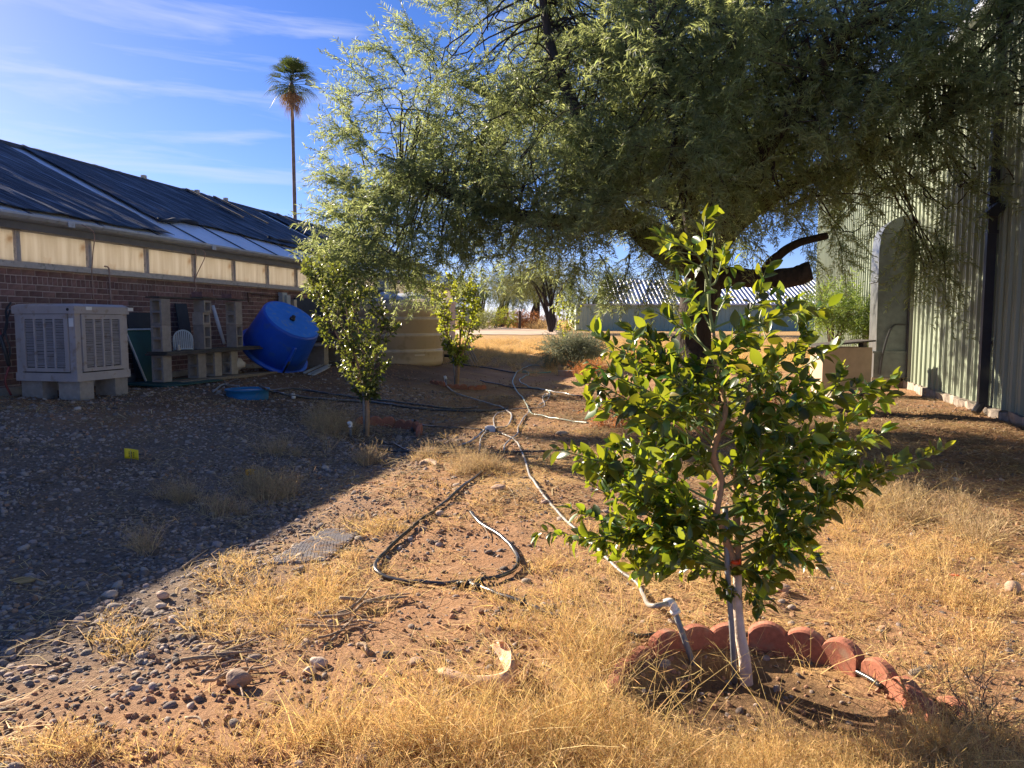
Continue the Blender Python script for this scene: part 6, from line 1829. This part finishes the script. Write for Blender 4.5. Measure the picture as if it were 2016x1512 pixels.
# perforated plate half covered by soil
pc = [gp(640, 1044), gp(716, 1043), gp(640, 1106), gp(516, 1113)]
pl = thing("perforated_plate", "perforated steel plate half covered by dirt between gravel and grass", "plate", np.mean(pc, axis=0))
A_, B_, C_, D_ = [p + [0, 0, 0.006] for p in pc]
zmean = np.mean([A_[2], B_[2], C_[2], D_[2]])
bil = lambda s, t: (A_ * (1 - s) + B_ * s) * (1 - t) + (D_ * (1 - s) + C_ * s) * t
Pg = np.array([[bil(s, t) for s in np.linspace(0, 1, 6)] for t in np.linspace(0, 1, 8)])
q = MB(); q.sheet(Pg[:, ::-1], 0.006); q.build("sheet", M["plate"], pl)
q = MB()
for i in range(15):
    for j in range(24):
        s = (i + 0.5 + 0.5 * (j % 2)) / 15.5; t_ = (j + 0.5) / 24
        c_ = bil(s, t_); d1 = bil(min(s + 0.02, 1), t_) - c_; d1 /= np.linalg.norm(d1) + 1e-9
        q.lathe([(0.0115, 0.0), (0.009, 0.007), (0.004, 0.007), (0.003, 0.001)], c_ + [0, 0, 0.001], (0, 0, 1), 8)
q.build("dimples", M["plate"], pl, kind="stuff")
# palm sheath
path = [gp(868, 1340), gp(895, 1352), gp(935, 1364), (gp(975, 1372)), gp(998, 1372), gp(1003, 1352), gp(990, 1325), gp(970, 1308)]
sp = smooth_line(path, 8)
n_ = len(sp); s = np.linspace(0, 1, n_)
wid = np.interp(s, [0, 0.08, 0.3, 0.55, 0.7, 0.85, 1], [0.02, 0.05, 0.075, 0.11, 0.12, 0.08, 0.015])
lift = np.interp(s, [0, 0.1, 0.3, 0.6, 0.8, 1], [0.035, 0.02, 0.0, 0.0, 0.045, 0.085])
tn = np.gradient(sp, axis=0); tn[:, 2] = 0; tn /= np.linalg.norm(tn, axis=1)[:, None]
sn = np.stack([tn[:, 1], -tn[:, 0], 0 * s], 1)
P = np.array([[sp[i] + [0, 0, lift[i]] + sn[i] * (0.032 * (1 - (2 * k - 1) ** 2) + 0.015 * (k - 0.5)) + np.array([0, 0, wid[i] * k - 0.004]) for i in range(n_)] for k in np.linspace(0, 1, 7)])
q = MB(); q.sheet(P, 0.007); q.build("palm_sheath", M["frond_base"], label="curled dry palm leaf sheath lying on the ground before the tall grass", cat="palm sheath", smooth=True)
# bits of curved bark near the far black hoses
q = MB(); q.sheet(np.array([[gp(826 + 34 * a, 922 - 7 * math.sin(3 * a) - 4 * b, 0.015 + 0.03 * b) for a in np.linspace(0, 1, 8)] for b in (0, 0.5, 1)]), 0.006); q.build("bark_strip", M["stone"], label="curled brown bark strip lying above the hose loop", cat="bark", smooth=True)
q = MB(); q.tube(smooth_line([gp(1868, 1138, 0.02), gp(1885, 1143, 0.03), gp(1910, 1147, 0.01)], 5), 0.006, 5); q.build("tape_scrap", M["orange_tape"], label="scrap of red tape in the dry grass at the right", cat="tape")
# palm strip in the shade
q = MB()
for k in range(9):
    q.tube(smooth_line([gp(18 + 3 * k, 1150 + 0.8 * k, 0.02), gp(50 + 2 * k, 1147 + 1.0 * k, 0.03), gp(92 - 3 * k, 1152 - 0.9 * k, 0.02)], 4), 0.003, 4)
q.build("straw_bundle", M["straw"], label="small bundle of dry straw lying on the shaded gravel at the left", cat="straw bundle")

# loose sticks: each one its own thing
r = np.random.default_rng(9)
ORD = ["leftmost", "second from the left", "third from the left", "fourth from the left", "fifth from the left", "sixth from the left", "rightmost"]
piles = [((640, 1240), (770, 1180), 7, "in the twig heap below the black hose loop", 0.30), ((650, 1266), (735, 1232), 4, "among the lower twigs below that heap", 0.22), ((395, 1318), (480, 1278), 5, "in the twigs above the round stone", 0.22), ((415, 1350), (515, 1326), 3, "lying beside the round stone", 0.2)]
extra = MB()
for (p0, p1, n_, lab, L_) in piles:
    for k in range(n_ * 2):
        f_ = (k // 2 + 0.5) / n_
        a, b = p0[0] + (p1[0] - p0[0]) * f_ + (2 if k % 2 else 9) * r.normal(), p0[1] + (p1[1] - p0[1]) * f_ + 7 * r.normal()
        c_ = gp(a, b); az = math.radians(28) + 0.45 * r.normal(); ln = L_ * r.uniform(0.4, 1.1)
        d_ = np.array([math.cos(az), math.sin(az), 0.12 * r.normal()])
        pts = smooth_line([c_ - d_ * ln / 2 + 0.012 * r.normal(size=3), c_ + 0.015 * r.normal(size=3), c_ + d_ * ln / 2 + 0.012 * r.normal(size=3)], 4)
        pts[:, 2] = np.maximum(pts[:, 2], G(pts[:, 0], pts[:, 1])) + 0.012 + 0.02 * r.random()
        rr = r.uniform(0.005, 0.011) if k % 2 else r.uniform(0.002, 0.004)
        if k % 2 == 0:
            extra.tube(pts, np.linspace(rr, rr * 0.55, len(pts)), 5); continue
        q = MB(); q.tube(pts, np.linspace(rr, rr * 0.55, len(pts)), 6)
        o_ = ORD[-1] if k // 2 == n_ - 1 else ORD[k // 2]
        q.build("stick", M["drystick"], label="%s dry stick, %s %s" % ("thick" if rr > 0.008 else "thin", o_, lab), cat="stick", group="sticks " + lab, smooth=True)
extra.build("twig_litter", M["drystick"], kind="stuff", smooth=True)
for k, (a, b, c_, d_, rr, lab) in enumerate(((355, 1124, 420, 1080, 0.006, "long thin stick pointing up right at the shade edge"), (365, 1420, 402, 1440, 0.006, "short stick below the round stone"), (668, 1418, 682, 1445, 0.006, "short upright twig in the dry grass at the bottom"), (450, 1350, 480, 1382, 0.006, "forked twig leaning on the round stone"), (705, 1275, 722, 1290, 0.012, "stubby dark stick under the twig heap"), (740, 1010, 765, 1060, 0.0, ""), (1590, 1140, 1680, 1162, 0.006, "long thin stick lying right of the citrus tree"), (1000, 960, 1016, 1000, 0.004, "thin stem near the flat reddish stone"), (945, 1035, 962, 1068, 0.004, "pale twig inside the foreground hose loop"))):
    if rr:
        p0, p1 = gp(a, b, 0.012), gp(c_, d_, 0.015)
        pts = smooth_line([p0, 0.5 * (p0 + p1) + [0.01, 0.01, 0.012], p1], 5)
        q = MB(); q.tube(pts, np.linspace(rr, rr * 0.5, len(pts)), 6); q.build("stick", M["drystick"], label=lab, cat="stick", smooth=True)


# ------------------------------------------------------------------ gravel, clods, straw, dry grass
def in_frame(x, y):
    return (np.abs(x) < 0.80 * y + 0.4)


gm = []
for i in range(6):
    v, f = rock(600 + i, 1.0, rng.uniform(0.6, 0.9), rng.uniform(0.4, 0.65), 2)
    gm.append(MB().add(v, f).mesh("pebble", M["gravel"], smooth=True))
gcol = protos("gravel stones", gm)
cm_ = []
for i in range(4):
    v, f = rock(640 + i, 1.0, 0.85, 0.7, 1)
    cm_.append(MB().add(v, f).mesh("clod", M["clod"]))
ccol = protos("clods", cm_)
r = np.random.default_rng(33)


def sample(n, y0, y1, wt):
    """n candidate points, even per square metre inside the view wedge"""
    yy = np.sqrt(r.uniform(y0 * y0, y1 * y1, n)); xx = r.uniform(-0.8, 0.8, n) * yy
    k = wt(xx, yy) > r.random(n)
    return xx[k], yy[k]


def area(y0, y1):
    return 0.8 * (y1 * y1 - y0 * y0)


gx_, gy_, gs_ = [], [], []
for y0, y1, dn, s0 in ((1.5, 4, 3200, 0.0082), (4, 6.5, 2700, 0.0084), (6.5, 9.5, 1600, 0.0098), (9.5, 14, 560, 0.0145)):
    n = int(area(y0, y1) * dn)
    x, y = sample(n, y0, y1, lambda a, b: np.clip(gravel_amount(a, b) * (0.62 + 0.8 * fbm(a * 1.6, b * 1.6, 3)) + 0.06 + 0.16 * np.clip(fbm(a * 0.9 + 7, b * 0.9, 3), 0, 1), 0, 1))
    gx_.append(x); gy_.append(y); gs_.append(np.minimum(s0 * np.exp(0.52 * r.normal(size=len(x))), 0.04))
gx_, gy_, gs_ = np.concatenate(gx_), np.concatenate(gy_), np.concatenate(gs_)
N = len(gx_); print("gravel", N)
gP = np.stack([gx_, gy_, G(gx_, gy_) + gs_ * 0.08], 1)
scatter("gravel", gcol, gP, np.stack([0.35 * r.normal(size=N), 0.35 * r.normal(size=N), r.uniform(0, 6.28, N)], 1), gs_, r.integers(0, 6, N))
cx, cy = [], []
for y0, y1, dn in ((1.5, 4, 900), (4, 7, 380), (7, 12, 200), (12, 18, 60)):
    x, y = sample(int(area(y0, y1) * dn), y0, y1, lambda a, b: np.clip(0.55 + 0.9 * fbm(a * 0.8 + 40, b * 0.8, 3), 0, 1) * (1 - 0.8 * gravel_amount(a, b)))
    cx.append(x); cy.append(y)
cx, cy = np.concatenate(cx), np.concatenate(cy); N = len(cx)
cs = np.minimum(0.0065 * np.exp(0.55 * r.normal(size=N)) * (1 + 0.08 * cy), 0.022)
scatter("soil_clods", ccol, np.stack([cx, cy, G(cx, cy) + cs * 0.2], 1), np.stack([r.normal(size=N), r.normal(size=N), r.uniform(0, 6.28, N)], 1), cs, r.integers(0, 4, N))


def straw_patch(seed, m, n=22, rad=0.22, w=0.0018, lift=0.012):
    r = np.random.default_rng(seed); q = MB()
    for _ in range(n):
        c = np.array([r.normal() * rad * 0.5, r.normal() * rad * 0.5, lift * r.random()]); a = r.uniform(0, 6.28); L = r.uniform(0.05, 0.2)
        d = np.array([math.cos(a), math.sin(a), 0.12 * r.normal()]); s = np.array([-d[1], d[0], 0]) * w * r.uniform(0.6, 1.5)
        b = np.array([-d[1], d[0], 0]) * L * 0.15 * r.normal() + [0, 0, 0.012 * r.random()]
        q.add([c - d * L / 2 - s, c - d * L / 2 + s, c + b + s, c + b - s, c + d * L / 2 + s * 0.4, c + d * L / 2 - s * 0.4], np.array([[0, 1, 2, 3], [3, 2, 4, 5]]))
    return q.mesh("straw_patch", m)


scol = protos("straw patches", [straw_patch(700 + i, M["straw"]) for i in range(4)])
bcol = protos("brown litter", [straw_patch(720 + i, M["straw_brown"] if i < 2 else M["straw_grey"], 44, 0.3, 0.0036, 0.02) for i in range(4)])


def tuft(seed, m, n=48, h=0.26, rad=0.06, w=0.0017, wispy=True, lean=0.55):
    r = np.random.default_rng(seed); q = MB()
    for _ in range(n):
        a = r.uniform(0, 6.28); rr = rad * math.sqrt(r.random())
        p = np.array([rr * math.cos(a), rr * math.sin(a), -0.01])
        L = h * r.uniform(0.45, 1.1)
        az = a + 0.8 * r.normal(); tl = abs(r.normal()) * lean
        d = np.array([math.cos(az) * math.sin(tl), math.sin(az) * math.sin(tl), math.cos(tl)])
        side = np.cross(d, r.normal(size=3)); side /= np.linalg.norm(side)
        bend = np.array([math.cos(az), math.sin(az), -0.5]) * L * r.uniform(0.05, 0.5)
        t = np.linspace(0, 1, 5)
        c = p + d * (L * t)[:, None] + bend * (t ** 2)[:, None]
        wd = w * r.uniform(0.7, 1.3) * np.array([1, 0.9, 0.7, 0.5, 0.25])
        v = np.empty((10, 3)); v[0::2] = c - side * wd[:, None]; v[1::2] = c + side * wd[:, None]
        q.add(v, np.array([[2 * i, 2 * i + 1, 2 * i + 3, 2 * i + 2] for i in range(4)]))
        if wispy:
            for _ in range(5):
                k = r.uniform(0.45, 1.0); b = np.array([np.interp(k, t, c[:, j]) for j in range(3)])
                dd = d + 0.9 * r.normal(size=3); dd /= np.linalg.norm(dd); l_ = L * r.uniform(0.08, 0.24)
                s2 = np.cross(dd, r.normal(size=3)); s2 /= np.linalg.norm(s2)
                m_ = b + dd * l_ * 0.6
                q.add([b, m_ + s2 * w * 0.8, b + dd * l_, m_ - s2 * w * 0.8], np.array([[0, 1, 2, 3]]))
    return q.mesh("tuft", m)


tcol = protos("dry tufts", [tuft(800 + i, M["straw"], 46, 0.24 + 0.03 * i, 0.06) for i in range(4)])
t2col = protos("short tufts", [tuft(820 + i, M["straw"], 40, 0.11, 0.08, 0.0016, True, 0.9) for i in range(3)])
t3col = protos("grey tufts", [tuft(840 + i, M["straw_grey"], 34, 0.20, 0.05, 0.0016, True, 0.4) for i in range(3)])
fcol = protos("far tufts", [tuft(860 + i, M["straw"], 60, 0.42, 0.22, 0.005, True, 0.5) for i in range(3)])


def place(name, col, nk, pts, s0, s1, lift=0.0, tilt=0.12):
    P = np.array(pts)
    keep = (np.hypot(P[:, 0] - RING_C[0], P[:, 1] - RING_C[1]) > 0.50) | (P[:, 1] < 2.34) | (r.random(len(P)) < 0.12)
    P = P[keep & ~((np.abs(P[:, 0] - 0.95) < 0.45) & (P[:, 1] > 2.36) & (P[:, 1] < 2.65) & (r.random(len(P)) < 0.7))]; N = len(P)
    P = np.stack([P[:, 0], P[:, 1], G(P[:, 0], P[:, 1]) + lift], 1)
    rot = np.stack([tilt * r.normal(size=N), tilt * r.normal(size=N), r.uniform(0, 6.28, N)], 1)
    return scatter(name, col, P, rot, r.uniform(s0, s1, N), r.integers(0, nk, N))


def patch(px, py, rx, ry, n):
    """n ground points scattered round a pixel (radii in pixels)"""
    out = []
    while len(out) < n:
        a, b = px + rx * 0.55 * r.normal(), py + ry * 0.55 * r.normal()
        if b < 1640:
            p = gp(a, b); out.append((p[0], p[1]))
    return out


tall = []
for a in ((1200, 1320, 130, 80, 46), (1320, 1440, 170, 60, 56), (1110, 1250, 90, 50, 14), (1130, 1420, 110, 70, 22), (1450, 1470, 150, 50, 40), (1590, 1460, 140, 40, 26), (1700, 1500, 170, 50, 34), (1900, 1460, 130, 60, 34), (1970, 1350, 70, 70, 12), (1260, 1510, 190, 50, 40), (900, 1460, 100, 60, 14), (780, 1500, 120, 40, 10), (1020, 1510, 140, 40, 18), (1230, 1190, 80, 35, 9), (1480, 1400, 120, 14, 8), (1830, 1570, 260, 50, 60), (1400, 1580, 300, 40, 60), (900, 1580, 240, 50, 20)):
    tall += patch(*a)
tall = [p for p in tall if math.hypot(p[0] - RING_C[0], p[1] - RING_C[1]) > 0.62 or (p[1] < RING_C[1] - 0.28)]
tall = [p for p in tall if r.random() < 0.72]
right_ = [p for p in tall if p[0] > 0.42 and p[0] < 2.2]
place("tall_dry_grass", tcol, 4, [p for p in tall if not (p[0] > 0.42 and p[0] < 2.2)], 0.35, 0.85)
place("low_dry_grass", tcol, 4, [p for p in right_ if p[1] < 2.46], 0.26, 0.55)
place("corner_dry_grass", tcol, 4, patch(1450, 1500, 150, 40, 46) + patch(1640, 1510, 160, 45, 50) + patch(1860, 1480, 150, 55, 44) + patch(1560, 1590, 280, 40, 60), 0.26, 0.6)
wcol = protos("wispy stalks", [tuft(880 + i, M["straw"], 9, 0.34 + 0.03 * i, 0.05, 0.0013, True, 0.45) for i in range(4)])
wisp = []
for a in ((1210, 1290, 150, 90, 60), (1330, 1420, 170, 70, 60), (1480, 1430, 170, 50, 60), (1620, 1440, 140, 50, 40), (1800, 1480, 200, 70, 60), (900, 1450, 110, 60, 20), (1010, 1500, 150, 50, 34), (700, 1470, 180, 50, 16), (1780, 1150, 180, 80, 34), (1700, 1010, 140, 40, 30), (600, 1230, 120, 40, 8), (1600, 1330, 120, 30, 12)):
    wisp += patch(*a)
wisp = [p for p in wisp if p[0] < 0.35 or p[1] > 3.3 or r.random() < 0.45]
place("wispy_dry_stalks", wcol, 4, wisp, 0.55, 1.1)
short = []
for a in ((760, 1035, 50, 24, 14), (640, 1170, 130, 40, 22), (520, 1190, 120, 40, 12), (460, 1120, 120, 30, 8), (690, 1130, 70, 40, 10), (240, 1260, 50, 30, 8), (560, 1240, 120, 40, 14), (960, 920, 60, 12, 12), (880, 905, 80, 20, 8), (900, 1000, 90, 40, 6), (1100, 1120, 80, 60, 12), (1150, 1060, 60, 40, 6), (1700, 1060, 160, 50, 34), (1880, 1080, 120, 60, 30), (1780, 1160, 160, 60, 22), (1650, 1200, 120, 50, 10), (1930, 1200, 90, 60, 18), (1520, 1110, 90, 50, 10), (1900, 1300, 110, 50, 16), (700, 1430, 200, 50, 18), (500, 1490, 200, 40, 14), (100, 1490, 90, 30, 12), (820, 1350, 100, 30, 7), (400, 1220, 90, 30, 6), (1000, 1190, 110, 30, 8), (1080, 850, 100, 25, 8), (860, 960, 120, 30, 8), (1250, 1420, 160, 60, 30), (1600, 1420, 140, 50, 26)):
    short += patch(*a)
place("short_dry_grass", t2col, 3, short, 0.55, 1.2)
grey = []
for a in ((640, 840, 40, 22, 44), (515, 975, 28, 22, 18), (560, 980, 30, 16, 10), (720, 910, 22, 10, 10), (950, 925, 40, 14, 20), (1700, 1000, 140, 40, 36), (1820, 1010, 100, 30, 20), (1930, 1060, 60, 25, 12), (860, 900, 60, 14, 8), (350, 990, 40, 14, 8), (690, 850, 12, 8, 6), (560, 895, 60, 14, 10), (440, 1010, 30, 12, 6), (285, 1085, 16, 14, 5)):
    grey += patch(*a)
place("grey_dry_grass", t3col, 3, grey, 0.6, 1.3)
x, y = sample(int(area(1.5, 4.5) * 34), 1.5, 4.5, lambda a, b: np.clip(0.6 + 1.1 * fbm(a * 1.1 + 31, b * 1.1, 3), 0.05, 1) * (1 - 0.7 * gravel_amount(a, b)))
x2, y2 = sample(int(area(4.5, 10) * 22), 4.5, 10, lambda a, b: np.clip(0.6 + 1.1 * fbm(a * 1.1 + 31, b * 1.1, 3), 0.05, 1) * (1 - 0.8 * gravel_amount(a, b)))
place("straw_litter", scol, 4, np.stack([np.concatenate([x, x2]), np.concatenate([y, y2])], 1), 0.7, 1.3, 0.006, 0.05)
x, y = sample(int(area(5, 16) * 22), 5, 16, lambda a, b: np.exp(-(((a - 4.6) / 2.6) ** 2 + ((b - 9.0) / 4.0) ** 2)) + 0.12 + 0.5 * np.exp(-(((a - 0.6) / 2.6) ** 2 + ((b - 11) / 4.0) ** 2)))
place("mesquite_litter", bcol, 4, np.stack([x, y], 1), 0.7, 1.3, 0.006, 0.05)
x, y = sample(int(area(18, 36) * 9.0), 18, 36, lambda a, b: sstep(18, 23, b + 2 * fbm(a * 0.3, b * 0.3, 3)) * np.clip(0.75 + 0.8 * fbm(a * 0.5, b * 0.5, 3), 0.1, 1) * (a > -7) )
place("far_dry_grass", fcol, 3, np.stack([x, y], 1), 0.35, 0.7)
x, y = sample(int(area(54, 95) * 0.35), 54, 95, lambda a, b: ((a > -14) & (a < 12) & (np.abs(a + 1.2 + 0.13 * (b - 60)) > 2.6)) * 0.8)
place("distant_dry_grass", fcol, 3, np.stack([x, y], 1), 1.4, 2.6)
# spindly weed at the lower right corner
sw = thing("spindly_weed", "dark spindly dry weed among the grass at the lower right corner", "weed", gp(1925, 1440))
q = MB(); b_ = gp(1925, 1440)
for k in range(26):
    a = r.uniform(0, 6.28); el = r.uniform(0.2, 1.3); L = r.uniform(0.14, 0.34)
    d = np.array([math.cos(a) * math.cos(el), math.sin(a) * math.cos(el), math.sin(el)])
    pts = smooth_line([b_, b_ + d * L * 0.5 + 0.02 * r.normal(size=3), b_ + d * L + 0.04 * r.normal(size=3)], 5)
    q.tube(pts, np.linspace(0.0022, 0.0007, len(pts)), 3, cap=False)
    for _ in range(9):
        j = r.integers(2, len(pts)); dd = d + 0.9 * r.normal(size=3); dd /= np.linalg.norm(dd)
        q.tube([pts[j], pts[j] + dd * 0.03, pts[j] + dd * 0.05 + 0.008 * r.normal(size=3)], [0.0012, 0.0014, 0.0004], 3, cap=False)
q.build("stems", M["twig"], sw, kind="stuff")
